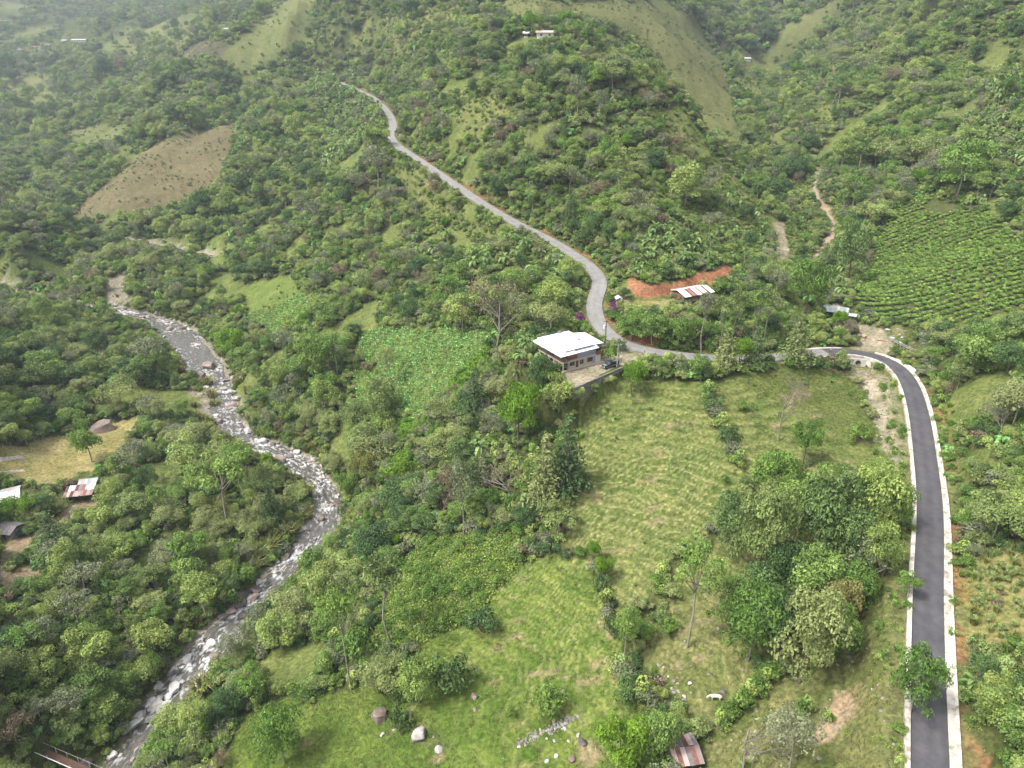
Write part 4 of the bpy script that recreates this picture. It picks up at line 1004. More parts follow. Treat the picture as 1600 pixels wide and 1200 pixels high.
def ribbon(L, hwf, frac, name, label, drop, rough_fn):
    tg = unit(np.gradient(L[:, :2], axis=0)); nn = np.stack([-tg[:, 1], tg[:, 0]], -1)
    al = np.concatenate([[0], np.cumsum(np.linalg.norm(np.diff(L[:, :2], axis=0), axis=1))])
    S_ = np.arange(0, al[-1], .6); K = 33
    ii = np.interp(S_, al, np.arange(len(L))); hw = hwf(ii) * frac
    across = np.linspace(-1, 1, K)
    cx, cy, cz = (np.interp(S_, al, L[:, c]) for c in range(3)); n0, n1 = np.interp(S_, al, nn[:, 0]), np.interp(S_, al, nn[:, 1])
    X = cx[:, None] + n0[:, None] * hw[:, None] * across; Y = cy[:, None] + n1[:, None] * hw[:, None] * across
    A, C_ = np.broadcast_to(S_[:, None], X.shape), hw[:, None] * across[None]
    rap = np.clip(.5 + 1.5 * fbm(A / 18, C_ / 9, 2, 303), 0, 1)                 # where the bed steepens the water breaks
    rap = np.clip(rap + .55 * sstep(.58, .66, ii / len(L))[:, None] * (.4 + vnoise(A / 5, C_ / 2.5, 317)), 0, 1.25)
    fl = np.zeros(X.shape)                                                     # broken water round and below the boulders
    for bx_, by_, bw_ in BPOS:
        ci_ = int(np.hypot(cx - bx_, cy - by_).argmin()); lo_, hi_ = max(0, ci_ - 14), ci_ + 8
        if np.hypot(cx[ci_] - bx_, cy[ci_] - by_) > hw[ci_] + 3: continue
        dd_ = np.hypot(X[lo_:hi_] - bx_, Y[lo_:hi_] - by_)
        fl[lo_:hi_] = np.maximum(fl[lo_:hi_], np.exp(-((dd_ - bw_) / (.6 + .7 * bw_)) ** 2) * np.where(A[lo_:hi_] < S_[ci_], 1, .5))
    rap = np.clip(rap * .45 + .8 * fl, 0, 1.4)
    Z = cz[:, None] - drop + .30 * rap * fbm(A / 2.2, C_ / .9, 3, 307) + .05 * fbm(A / 1.2, C_ / .6, 2, 311)
    me = new_mesh(name, np.stack([X, Y, Z], -1).reshape(-1, 3), [[r_ * K + c, r_ * K + c + 1, (r_ + 1) * K + c + 1, (r_ + 1) * K + c] for r_ in range(len(S_) - 1) for c in range(K - 1)], M['water'], None,
                  {'along': A.ravel(), 'across': C_.ravel(), 'rapid': rap.ravel()}, True)
    return tag(link(name, me), label, kind='structure')
m = bpy.data.materials.new('river_water'); t, n, l, out = nodes_of(m)
def attrn(nm):
    a = n.new('ShaderNodeAttribute'); a.attribute_name = nm; return a.outputs['Fac']
cb = n.new('ShaderNodeCombineXYZ'); l.new(attrn('along'), cb.inputs[0]); l.new(attrn('across'), cb.inputs[1])
mp = n.new('ShaderNodeMapping'); mp.inputs['Scale'].default_value = (.5, 1.0, 1); l.new(cb.outputs[0], mp.inputs[0])
nz = n.new('ShaderNodeTexNoise'); nz.inputs['Scale'].default_value = 1.0; nz.inputs['Detail'].default_value = 7; nz.inputs['Roughness'].default_value = .65; nz.inputs['Distortion'].default_value = .6; l.new(mp.outputs[0], nz.inputs['Vector'])
ad = n.new('ShaderNodeMath'); ad.operation = 'MULTIPLY_ADD'; l.new(attrn('rapid'), ad.inputs[0]); ad.inputs[1].default_value = .20; l.new(nz.outputs[0], ad.inputs[2])
fo = ramp(n, [(.63, (0, 0, 0)), (.72, (.4, .4, .4)), (.84, (1, 1, 1))]); l.new(ad.outputs[0], fo.inputs[0])
cw = ramp(n, [(.35, (.075, .07, .056)), (.65, (.18, .172, .155))]); l.new(nz.outputs[0], cw.inputs[0])
mixc = n.new('ShaderNodeMix'); mixc.data_type = 'RGBA'; l.new(fo.outputs[0], mixc.inputs[0]); l.new(cw.outputs[0], mixc.inputs[6]); mixc.inputs[7].default_value = (.78, .79, .80, 1)
b = n.new('ShaderNodeBsdfPrincipled'); l.new(mixc.outputs[2], b.inputs['Base Color']); b.inputs['Specular IOR Level'].default_value = .5
rr = n.new('ShaderNodeMath'); rr.operation = 'MULTIPLY_ADD'; l.new(fo.outputs[0], rr.inputs[0]); rr.inputs[1].default_value = .5; rr.inputs[2].default_value = .22; l.new(rr.outputs[0], b.inputs['Roughness'])
bp = n.new('ShaderNodeBump'); bp.inputs['Strength'].default_value = .6; bp.inputs['Distance'].default_value = .15; l.new(nz.outputs[0], bp.inputs['Height']); l.new(bp.outputs[0], b.inputs['Normal'])
l.new(b.outputs[0], out.inputs['Surface']); M['water'] = m
ribbon(RIVER, river_half, .86, 'river', 'shallow rocky river with white rapids flowing down the left valley', .12, None)
ribbon(REACH, lambda p: 6.5 + 0 * p, .6, 'river', 'stony reach of the river farther upstream', .2, None)


# ------------------------------------------------------------------ buildings and other made things
def roof_sheets(parent, mats, n, w, d, z0, z1, y0, x0=0.0, name='roof_sheet', thick=.05, gap=.02, jitter=0.0, waves=4):
    # corrugated sheets side by side along x, running from (y0, z0) to (y0 + d, z1)
    sw = w / n; out_ = []
    for i in range(n):
        mb = MB(); K = waves * 4
        xs = np.linspace(0, sw - gap, K + 1); wv = .035 * np.cos(np.arange(K + 1) * math.pi / 2)
        jy = random.uniform(-jitter, jitter); V = []
        for zoff in (0, -thick):
            for yy, zz in ((y0 + jy, z0), (y0 + d + jy, z1)):
                V += [(x0 + i * sw + xx, yy, zz + ww + zoff) for xx, ww in zip(xs, wv)]
        c = K + 1; F = []
        for q in range(K):
            F += [[q, q + 1, c + q + 1, c + q], [2 * c + q, 3 * c + q, 3 * c + q + 1, 2 * c + q + 1], [q, 2 * c + q, 2 * c + q + 1, q + 1], [c + q, c + q + 1, 3 * c + q + 1, 3 * c + q]]
        F += [[0, c, 3 * c, 2 * c], [K, 2 * c + K, 3 * c + K, c + K]]
        mb.add(V, F); mt = mats[i % len(mats)] if not callable(mats) else mats(i)
        out_.append(link(name, mb.mesh(name, [mt]), parent))
    return out_
def window(parent, x0, x1, z0, z1, y, face=-1, frame='white_paint', axis='x', bars=1):
    # a framed pane standing proud of a wall; axis x: wall along x at y, axis y: wall along y at x = y
    def bx(a0, a1, b0, b1, c0, c1): return (a0, a1, b0, b1, c0, c1) if axis == 'x' else (b0, b1, a0, a1, c0, c1)
    f0, f1 = sorted((y, y + face * .06)); g0, g1 = sorted((y + face * .008, y + face * .03))
    fr = boxes('window', M[frame], parent, bx(x0, x1, f0, f1, z0, z0 + .08), bx(x0, x1, f0, f1, z1 - .08, z1), bx(x0, x0 + .08, f0, f1, z0 + .08, z1 - .08), bx(x1 - .08, x1, f0, f1, z0 + .08, z1 - .08))
    n_ = bars + 1; w_ = (x1 - x0 - .16) / n_
    for i in range(n_):
        boxes('pane', M['glass'], fr, bx(x0 + .08 + i * w_ + .02, x0 + .08 + (i + 1) * w_ - .02, g0, g1, z0 + .09, z1 - .09))
    return fr
def slab(parent, name, mat, corners, thick=.14):
    top = [np.array(c, float) for c in corners]; bot = [c - [0, 0, thick] for c in top]
    return link(name, new_mesh(name, [tuple(c) for c in top + bot], [[0, 1, 2, 3], [7, 6, 5, 4], [0, 4, 5, 1], [1, 5, 6, 2], [2, 6, 7, 3], [3, 7, 4, 0]], mat), parent)

# main house: two storeys, balcony on the left and front corner, white tiered roof
H = thing('house', 'two storey house with white tiered metal roof beside the road bend', 'house', (HOUSE_O[0], HOUSE_O[1], HOUSE_Z), HOUSE_A)
w_, dp = 13.2, 11.2
boxes('wall', M['cream_wall'], H, (1.2, 10.9, 0, .22, -.6, 2.55), (0, .22, 1.4, dp, -.6, 2.55), (w_ - 2.3, w_ - 2.08, .22, dp, -.6, 2.55), (.22, w_ - 2.3, dp - .22, dp, -.6, 2.55), (.22, 1.2, 1.4, 1.6, -.6, 2.55))
boxes('upper_wall', M['brick_wall'], H, (1.3, 4.6, .1, .3, 2.75, 5.2), (1.5, 1.7, .3, dp, 2.75, 5.2), (1.7, 12.8, dp - .3, dp - .1, 2.75, 5.2))
boxes('upper_wall', M['blue_wall'], H, (4.62, 10.88, .06, .28, 2.75, 5.2), (10.66, 10.88, .28, dp - .3, 2.75, 5.2))
boxes('floor_slab', M['cream_wall'], H, (-1.2, 10.88, -.9, dp, 2.56, 2.74))
boxes('corner_pillar', M['blue_wall'], H, (10.0, 10.94, -.12, -.02, -.6, 5.1))
for x in (-.95, 1.05): boxes('post', M['white_paint'], H, (x, x + .18, -.8, -.62, -.6, 2.55))
for k in range(5): boxes('post', M['white_paint'], H, (-1.1, -.94, 1.4 + k * 2.3, 1.56 + k * 2.3, -.6, 2.55))
rl = boxes('balcony_railing', M['dark_wood'], H, (-1.2, -1.12, -.9, dp, 3.55, 3.65), (-1.12, 1.3, -.9, -.82, 3.55, 3.65), (-1.2, -1.12, -.82, dp, 3.05, 3.13), (-1.12, 1.3, -.9, -.82, 3.05, 3.13))
for k in range(26): boxes('baluster', M['dark_wood'], rl, (-1.19, -1.13, -.8 + k * .46, -.72 + k * .46, 2.74, 3.56))
for k in range(6): boxes('baluster', M['dark_wood'], rl, (-1.0 + k * .4, -.94 + k * .4, -.89, -.83, 2.74, 3.56))
for k in range(6): boxes('post', M['dark_wood'], H, (-1.18, -1.04, -.88 + k * 2.35, -.74 + k * 2.35, 3.66, 5.35))
boxes('plinth', M['cream_wall'], H, (-1.3, 13.6, -1.0, -.02, -.6, .06))
window(H, 1.5, 3.6, .9, 2.1, 0, bars=2, frame='dark_wood'); window(H, 5.3, 6.9, .55, 2.2, 0, bars=1); window(H, 8.1, 10.2, .7, 2.2, 0, bars=2, frame='brick_wall')
window(H, 3.2, 4.2, 4.2, 4.9, .1, bars=1, frame='dark_wood'); window(H, 5.2, 6.4, 4.35, 4.95, .06, bars=1, frame='dark_wood')
for k in range(3): window(H, 2.0 + k * 3.0, 3.6 + k * 3.0, .8, 2.1, 0, axis='y', frame='dark_wood')
for k in range(3): window(H, 1.6 + k * 3.1, 3.3 + k * 3.1, 3.6, 4.8, 1.5, axis='y', frame='dark_wood')
dr_ = boxes('door', M['dark_wood'], H, (4.05, 4.95, -.05, -.004, .06, 2.2)); boxes('handle', M['car_silver'], dr_, (4.8, 4.86, -.1, -.052, 1.0, 1.1))
gw = boxes('garage', M['white_paint'], H, (10.96, 13.1, .1, .3, -.6, 2.4), (12.9, 13.1, .3, 6, -.6, 2.4)); 
for k in range(6): boxes('garage_door_panel', M['roof_white'], gw, (11.15, 12.75, .03, .085, .05 + k * .36, .38 + k * .36))
boxes('balcony', M['brick_wall'], H, (10.96, 13.4, -.5, 6, 2.42, 2.62), (10.96, 13.4, -.5, -.36, 2.62, 3.5), (13.26, 13.4, -.36, 6, 2.62, 3.5))
EV = [(-1.0, -.4, 5.95), (10.4, -.4, 5.95), (10.4, 12.4, 5.95), (-1.0, 12.4, 5.95)]; RA, RB = (3.4, 8.4, 7.55), (7.6, 8.4, 7.55)
r_up = slab(H, 'roof', M['roof_white'], [EV[0], EV[1], RB, RA], .1)
slab(H, 'roof', M['roof_white'], [EV[2], EV[3], RA, RB], .1)
for tri in ((EV[1], EV[2], RB), (EV[3], EV[0], RA)):
    link('roof', new_mesh('roof', list(tri) + [(x, y, z - .1) for x, y, z in tri], [[0, 1, 2], [5, 4, 3], [0, 3, 4, 1], [1, 4, 5, 2], [2, 5, 3, 0]], M['roof_white']), H)
for k in range(11):                                           # raised seams between the roof sheets
    x = -.5 + k * 1.05; t_ = min(1, max(.05, min((x + 1.0) / 4.4, (10.4 - x) / 2.8)))
    boxes('roof_seam', M['roof_pale'], r_up, (x, x + .05, 0, math.hypot(8.8 * t_, 1.6 * t_) - .1, .005, .06), loc=(0, -.4, 5.95), rot=(math.atan2(1.6, 8.8), 0, 0))
slab(H, 'lower_roof', M['roof_white'], [(-2.3, -1.5, 5.1), (-.2, -.9, 5.72), (-.2, 12.2, 5.78), (-2.3, 12.8, 5.16)], .12)
slab(H, 'lower_roof', M['roof_white'], [(-2.28, -1.52, 5.08), (3.2, -1.52, 5.08), (3.2, .1, 5.72), (-.2, .1, 5.72)], .12)
slab(H, 'front_awning', M['roof_white'], [(3.1, -1.3, 5.02), (11.2, -1.3, 5.02), (11.2, .5, 5.5), (3.1, .5, 5.5)], .12)
slab(H, 'wing_roof', M['roof_white'], [(8.9, .6, 5.62), (14.4, .6, 5.15), (14.4, 9.6, 5.5), (8.9, 9.6, 6.4)], .12)
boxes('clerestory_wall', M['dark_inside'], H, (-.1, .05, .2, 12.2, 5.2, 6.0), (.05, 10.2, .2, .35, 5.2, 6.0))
boxes('vent', M['roof_grey'], H, (4.6, 5.5, 9.2, 9.7, 7.0, 7.7)); boxes('vent', M['roof_grey'], H, (7.2, 7.6, 3.2, 3.6, 6.5, 7.0))

# retaining wall in cast panels below the driveway
RWL = thing('retaining_wall', 'stained grey concrete retaining wall below the house driveway', 'wall', (WALL_O[0], WALL_O[1], HOUSE_Z), WALL_A)
for k in range(13):
    boxes('wall_panel', M['concrete_grey'], RWL, (k * 2.3 + .02, k * 2.3 + 2.28, -.35, -.12, -3.2, .22))
    boxes('buttress', M['concrete_grey'], RWL, (k * 2.3 - .1, k * 2.3 + .12, -.55, -.352, -3.2, .1))
boxes('coping', M['concrete_grey'], RWL, (0, 29.9, -.4, -.06, .225, .32))

# pickup on the driveway
def pickup(loc, rot):
    e = thing('pickup', 'dark pickup with silver stripe parked beside the house', 'pickup', loc, rot)
    def prof(name, pts, y0, y1, mat, par):
        V = [(x, y0, z) for x, z in pts] + [(x, y1, z) for x, z in pts]; k = len(pts)
        F = [list(range(k))[::-1], list(range(k, 2 * k))] + [[i, (i + 1) % k, k + (i + 1) % k, k + i] for i in range(k)]
        o = link(name, new_mesh(name, V, F, mat), par)
        bv = o.modifiers.new('bevel', 'BEVEL'); bv.width = .05; bv.segments = 2
        return o
    body = prof('body', [(-2.6, .45), (2.55, .42), (2.62, .8), (2.5, 1.0), (1.35, 1.12), (-.65, 1.12), (-.72, .95), (-2.6, .98)], -.9, .9, M['car_paint'], e)
    prof('cab', [(1.25, 1.1), (.55, 1.72), (-.5, 1.76), (-.75, 1.1)], -.78, .78, M['car_paint'], e)
    prof('canopy', [(-.85, .96), (-.85, 1.62), (-2.5, 1.58), (-2.58, .98)], -.84, .84, M['car_paint'], e)
    boxes('windscreen', M['glass'], e, (-.02, .02, -.66, .66, -.42, .42)).matrix_local = Matrix.Translation((.93, 0, 1.42)) @ Matrix.Rotation(-.86, 4, 'Y')
    for s_ in (-1, 1):
        y0, y1 = sorted((s_ * .785, s_ * .80)); boxes('side_window', M['glass'], e, (-.5, .72, y0, y1, 1.2, 1.62))
        y0, y1 = sorted((s_ * .842, s_ * .86)); boxes('side_window', M['glass'], e, (-2.4, -1.0, y0, y1, 1.15, 1.52))
        y0, y1 = sorted((s_ * .902, s_ * .925)); boxes('side_step', M['car_silver'], e, (-2.5, 2.3, y0, y1, .5, .72))
        y0, y1 = sorted((s_ * .5, s_ * .8)); boxes('headlight', M['white_paint'], e, (2.60, 2.66, y0, y1, .72, .9)); boxes('tail_light', M['brick_wall'], e, (-2.66, -2.605, y0, y1, .72, .92))
        y0, y1 = sorted((s_ * .92, s_ * 1.08)); boxes('mirror', M['car_paint'], e, (.82, .98, y0, y1, 1.12, 1.28))
        for x in (1.65, -1.6):
            th = np.linspace(0, 6.283, 17)[:-1]
            for nm, rad, mt, a0, a1 in (('tyre', .37, 'rubber', .66, .93), ('rim', .2, 'car_silver', .931, .945)):
                V = [(x + rad * math.cos(q), s_ * a0, .37 + rad * math.sin(q)) for q in th] + [(x + rad * math.cos(q), s_ * a1, .37 + rad * math.sin(q)) for q in th]
                F = [list(range(16)), list(range(16, 32))[::-1]] + [[i, 16 + i, 16 + (i + 1) % 16, (i + 1) % 16] for i in range(16)]
                if nm == 'tyre': wl_ = link('wheel', new_mesh('wheel', V, F, M[mt]), e)
                else: link('rim', new_mesh('rim', V, F, M[mt]), wl_)
    boxes('bumper', M['car_silver'], e, (2.56, 2.72, -.85, .85, .4, .62)); boxes('hood_panel', M['car_silver'], e, (1.4, 2.45, -.7, .7, 1.085, 1.10)).rotation_euler = (0, .0, 0)
    boxes('roof_rack', M['car_silver'], e, (-2.3, -1.0, -.7, .7, 1.63, 1.69))
    return e
cpos = spot(953, 573)
pickup((cpos.x, cpos.y, HOUSE_Z + .02), HOUSE_A + math.pi + .03)

# utility poles and wires
def pole(u, v, top_px, mat, label, arms=True, h=None, name='utility_pole', loc=None):
    p = spot(u, v) if loc is None else Vector(loc); hh = h or tall(p, top_px)
    e = thing(name, label, 'pole', p)
    V, F = tube([(0, 0, -.5), (0, 0, hh * .5), (0, 0, hh)], [.17, .15, .11], 8); mb = MB(); mb.add(V, F); link('shaft', mb.mesh('shaft', [M[mat]], True), e)
    if arms:
        boxes('crossarm', M[mat], e, (-.9, .9, -.06, .06, hh - .5, hh - .36))
        for x in (-.8, 0, .8): boxes('insulator', M['white_paint'], e, (x - .05, x + .05, -.05, .05, hh - .355, hh - .2))
    return e, p + Vector((0, 0, hh - .2))
pe, t1 = pole(945, 545, 44, 'pole_dark', 'dark utility pole with transformer at the roof corner of the house')
mb = MB(); V, F = tube([(0, 0, 0), (0, 0, 1.1)], [.33, .33], 10); mb.add(V, F); mb.add(V[-10:], [list(range(10))]); o = link('transformer', mb.mesh('transformer', [M['white_paint']], True), pe, (-.5, 0, (t1 - Vector(pe.location)).z - 2.4))
pe, t2 = pole(964, 573, 36, 'pole_pale', 'thin pale pole behind the parked pickup')
pe, t3 = pole(1237, 552, 46, 'pole_pale', 'leaning pale utility pole at the edge of the conifers near the culvert')
pe.rotation_euler = (0, .06, 0)
pb = spot(1352, 1345); pe, t4 = pole(0, 0, 0, 'pole_dark', 'utility pole below the grove beside the new road', loc=(pb.x, pb.y, pb.z), h=9)
def wire(a, b_, sag, label, n_=14, rad=.018):
    P = [a.lerp(b_, i / n_) - Vector((0, 0, sag * 4 * (i / n_) * (1 - i / n_))) for i in range(n_ + 1)]
    V, F = tube([tuple(p) for p in P], [rad] * (n_ + 1), 4); mb = MB(); mb.add(V, F); tag(link('power_line', mb.mesh('power_line', [M['wire']])), label, 'cable')
wire(t2 + Vector((.5, 0, 0)), t4 + Vector((.7, 0, 0)), 2.0, 'right hand power line crossing the meadow and grove down from the house')
wire(t2 + Vector((-.5, 0, 0)), t4 + Vector((-.7, 0, 0)), 2.2, 'left hand power line crossing the meadow and grove down from the house')
wire(t1, t3, 1.6, 'power line along the old road between two utility poles')
wire(t1, t2, .4, 'short power line from the transformer pole to the thin pole')

# shed with striped sheet roof
SH = thing('shed', 'wooden shed with rusty and white striped sheet roof under the red bank', 'shed', SHED_P, SHED_A)
boxes('wall', M['brown_wood'], SH, (0, .12, 0, 6, -.5, 2.7), (11.3, 11.42, 0, 6, -.5, 2.7), (.12, 11.3, 5.88, 6, -.5, 2.9))
boxes('wall', M['pipe_clay'], SH, (.12, 7.5, 0, .14, -.5, .9)); boxes('wall', M['concrete_grey'], SH, (.12, 6.5, .02, .12, .9, 2.4))
for k in range(6): boxes('gable_plank', M['brown_wood'], SH, (-.04, -.005, .15 + k * .98, 1.1 + k * .98, -.4, 2.5 + .12 * (2.5 - abs(k - 2.5))))
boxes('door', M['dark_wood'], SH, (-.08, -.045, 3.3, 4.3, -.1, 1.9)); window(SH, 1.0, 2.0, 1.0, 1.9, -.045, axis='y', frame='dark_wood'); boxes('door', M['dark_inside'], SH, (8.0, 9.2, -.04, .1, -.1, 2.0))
for x in (2.8, 5.6, 8.4, 11.2): boxes('post', M['brown_wood'], SH, (x, x + .14, -.9, -.76, -.5, 2.5))
stripe = ['roof_white', 'roof_pale', 'roof_white', 'roof_rust', 'roof_rust', 'roof_rust', 'roof_white', 'roof_white', 'roof_rust', 'roof_white', 'roof_pale', 'roof_rust', 'roof_white', 'roof_white']
roof_sheets(SH, [M[q] for q in stripe], 14, 12.8, 4.3, 2.55, 3.75, -1.3, -.7, jitter=.06)
roof_sheets(SH, [M['roof_pale'], M['roof_pinkish']], 14, 12.8, 3.6, 3.78, 2.9, 3.02, -.7, jitter=.06)

# white roofed roadside shelter sign
p = spot(966, 477); e = thing('shelter_sign', 'small white gabled roof on a pale post at the inside of the road bend', 'sign', p, .2, None, (1.2, 1.2, 1.25))
boxes('post', M['pole_pale'], e, (-.12, .12, -.12, .12, -.4, 2.0))
slab(e, 'roof_panel', M['roof_white'], [(-.95, -.75, 1.85), (0, -.75, 2.45), (0, .75, 2.75), (-.95, .75, 2.15)], .06); slab(e, 'roof_panel', M['roof_white'], [(0.01, -.75, 2.45), (.95, -.75, 1.85), (.95, .75, 2.15), (0.01, .75, 2.75)], .06)
boxes('shelf', M['white_paint'], e, (-.6, .6, -.4, .4, 1.3, 1.36)); boxes('back_board', M['white_paint'], e, (-.6, .6, .36, .4, 1.36, 2.1))

# metal roofed shelter by the gravel apron
p = spot(1303, 496); e = thing('shelter', 'open shelter with pale metal roof behind the broad leaved bushes', 'shelter', p, math.radians(-28))
for x in (-3.6, 0, 3.6):
    for y in (-2, 2): boxes('post', M['dark_wood'], e, (x - .08, x + .08, y - .08, y + .08, -.6, 2.5 if y < 0 else 3.0))
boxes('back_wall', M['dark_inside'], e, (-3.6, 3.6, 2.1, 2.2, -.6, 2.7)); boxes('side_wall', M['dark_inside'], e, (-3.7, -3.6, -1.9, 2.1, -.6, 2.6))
roof_sheets(e, [M['roof_aqua'], M['roof_white'], M['roof_aqua'], M['roof_pale']], 9, 8.2, 5.2, 2.6, 3.3, -2.6, -4.1, jitter=.2)
roof_sheets(e, [M['roof_aqua'], M['roof_pale']], 3, 2.6, 2.4, 2.0, 2.3, -2.0, 4.3, jitter=.1)

# culvert under the road bend
e = thing('culvert', 'white concrete culvert headwall with round pipe mouth below the road bend', 'culvert', (CULV[0], CULV[1], CULV_Z), CULV_A)
th = np.linspace(0, 2 * math.pi, 25)[:-1]; R_ = .78; Vh, Fh = [], []
outer = []
for a2 in th:                                                  # headwall with a round hole: ring of points to a rectangle
    c_, s_ = math.cos(a2), math.sin(a2); k_ = min(2.3 / max(abs(c_), 1e-6), 1.25 / max(abs(s_), 1e-6)); outer.append((c_ * k_, s_ * k_))
for y_ in (.75, .4):
    Vh += [(R_ * math.cos(a2), y_, -1.15 + R_ * math.sin(a2)) for a2 in th] + [(ox, y_, -1.15 + oz) for ox, oz in outer]
for i in range(24):
    j = (i + 1) % 24; Fh += [[i, j, 24 + j, 24 + i], [48 + i, 72 + i, 72 + j, 48 + j], [i, 48 + i, 48 + j, j], [24 + i, 24 + j, 72 + j, 72 + i]]
link('headwall', new_mesh('headwall', Vh, Fh, M['concrete_white']), e)
mb = MB(); V, F = tube([(0, -1.4, -1.15), (0, 1.0, -1.15)], [R_ - .03, R_ - .03], 24); mb.add(V, F); V2, F2 = tube([(0, .1, -1.15), (0, 1.0, -1.15)], [R_ - .14, R_ - .14], 24); mb.add(V2, F2); mb.add(np.array(V[:24]), [list(range(24))])
link('pipe', mb.mesh('pipe', [M['concrete_grey']]), e)
slab(e, 'wing_wall', M['concrete_white'], [(-2.32, .4, .1), (-2.32, .75, .1), (-3.6, 1.6, -.9), (-3.6, 1.25, -.9)], 1.6); slab(e, 'wing_wall', M['concrete_white'], [(2.32, .75, .1), (2.32, .4, .1), (3.6, 1.25, -.9), (3.6, 1.6, -.9)], 1.6)
for u, v, lab in ((1342, 527, 'left of two short concrete pipes lying beside the gravel track'), (1350, 528, 'right of two short concrete pipes lying beside the gravel track')):
    p = spot(u, v); e = thing('concrete_pipe', lab, 'pipe', (p.x, p.y, p.z + .5), .15)
    mb = MB()
    V, F = tube([(0, -.8, 0), (0, .8, 0)], [.52, .52], 18); mb.add(V, F); V2, F2 = tube([(0, -.8, 0), (0, .8, 0)], [.42, .42], 18); mb.add(V2, F2[:, ::-1])
    Vr = np.concatenate([V[:18], V2[:18]]); mb.add(Vr, [[i, (i + 1) % 18, 18 + (i + 1) % 18, 18 + i] for i in range(18)]); Vr = np.concatenate([V[18:], V2[18:]]); mb.add(Vr, [[i, (i + 1) % 18, 18 + (i + 1) % 18, 18 + i] for i in range(18)])
    link('barrel', mb.mesh('barrel', [M['pipe_clay']]), e)
# pale railing beyond the bend and white slabs beside it
a, b2 = spot(1388, 531), spot(1426, 550)
ln = (b2 - a).length; e = thing('railing', 'long pale low railing lying beyond the road bend', 'fence', a, math.atan2(b2.y - a.y, b2.x - a.x))
e.rotation_euler = (0, -math.atan2(b2.z - a.z, math.hypot(b2.x - a.x, b2.y - a.y)), math.atan2(b2.y - a.y, b2.x - a.x))
for z_ in (.35, .85): boxes('rail', M['pole_pale'], e, (0, ln, -.06, .06, z_, z_ + .14))
for k in range(int(ln / 1.5) + 1): boxes('post', M['pole_pale'], e, (k * 1.5, k * 1.5 + .14, -.2, -.065, -.4, 1.1))
for u, v, w_, lab in ((1396, 528, 1.5, 'largest white slab lying behind the pale railing'), (1403, 532, .9, 'white slab lying near the middle of the pale railing'), (1407, 535, .8, 'small white slab lying lowest along the pale railing'), (1410, 527, .8, 'white slab lying on the grass farther behind the railing'), (1388, 515, 1.4, 'white slab lying on the grass above the gravel track')):
    p = spot(u, v); o = link('slab', new_mesh('slab', *[list(q) for q in box_vf(-w_ / 2, w_ / 2, -w_ / 3, w_ / 3, -.1, .16)], M['roof_white']), None, p, (random.uniform(-.1, .1), .08, random.uniform(-.5, .5))); tag(o, lab, 'slab')
p = spot(1381, 533); tag(link('plank', new_mesh('plank', *[list(q) for q in box_vf(-2.0, 2.0, -.15, .15, 0, .12)], M['brick_wall']), None, p, (0, 0, -.5)), 'reddish timber lying at the edge of the gravel track', 'plank')
for u, v, lab in ((1297, 552, 'small dark marker post standing on the old road edge'), (1306, 558, 'small dark marker post on the kerb left of the culvert'), (1007, 552, 'small dark marker post at the driveway mouth')):
    p = spot(u, v); e = thing('marker_post', lab, 'post', p); boxes('shaft', M['pole_dark'], e, (-.08, .08, -.08, .08, -.2, 1.1)); boxes('cap', M['white_paint'], e, (-.1, .1, -.1, .1, 1.1, 1.25))

# dirt tracks
def track(px, width, name, label, mat):
    L = smooth_line(catmull([tuple(spot(u, v)) for u, v in px], 1.5), 6); tg = unit(np.gradient(L[:, :2], axis=0)); nn2 = np.stack([-tg[:, 1], tg[:, 0]], -1)
    V, F = [], []
    wv_ = width * (1 + .25 * np.sin(np.arange(len(L)) * .5)) / 2
    for o_ in (-1, -.5, 0, .5, 1):
        X_ = L[:, 0] + nn2[:, 0] * wv_ * o_; Y_ = L[:, 1] + nn2[:, 1] * wv_ * o_
        V.append(np.stack([X_, Y_, ground(X_, Y_) + (.16 if abs(o_) < 1 else -.12)], -1))
    V = np.stack(V, 1).reshape(-1, 3)
    for r_ in range(len(L) - 1):
        for c in range(4): F.append([r_ * 5 + c, r_ * 5 + c + 1, r_ * 5 + c + 6, r_ * 5 + c + 5])
    tag(link(name, new_mesh(name, V, F, mat, smooth=True)), label, kind='structure'); return L
M['dirt'] = noise_mat('dirt', [(.3, (.25, .19, .13)), (.7, (.40, .33, .25))], .8, 6, .95, .3)
TRACK_A = track([(1262, 242), (1272, 243), (1273, 270), (1276, 305), (1292, 335), (1300, 352), (1296, 375), (1280, 395), (1268, 415), (1272, 440), (1300, 470), (1335, 505)], 3.2, 'path', 'dirt track climbing the side gully at the upper right', M['dirt'])
TRACK_B = track([(-10, 905), (20, 880), (52, 850), (80, 830), (108, 805), (120, 790)], 3.0, 'path', 'dirt path past the huts on the river terrace', M['dirt'])
# buildings on the river terrace
p = spot(30, 789); WH = thing('house', 'long white house with pale roof at the left edge beside palms', 'house', p, math.radians(30))
boxes('wall', M['white_paint'], WH, (-16, 0, 0, .2, -.6, 2.7), (-16, -15.8, .2, 6, -.6, 2.7), (-.2, 0, .2, 6, -.6, 2.7), (-15.8, -.2, 5.8, 6, -.6, 2.7))
for x in (-4.2, -7.6, -11.5): window(WH, x, x + 1.9, .9, 2.0, 0, frame='dark_wood')
boxes('door', M['dark_wood'], WH, (-1.9, -1.0, -.05, -.004, -.1, 2.0))
roof_sheets(WH, [M['roof_white'], M['roof_white'], M['roof_pale']], 17, 18, 4.2, 2.75, 3.9, -.9, -17)
roof_sheets(WH, [M['roof_pale'], M['roof_pinkish']], 17, 18, 3.8, 3.93, 2.9, 3.33, -17)
p = spot(104, 786); RS = thing('shed', 'open shed with patchy pink and rust sheet roof on the river terrace', 'shed', p, math.radians(12))
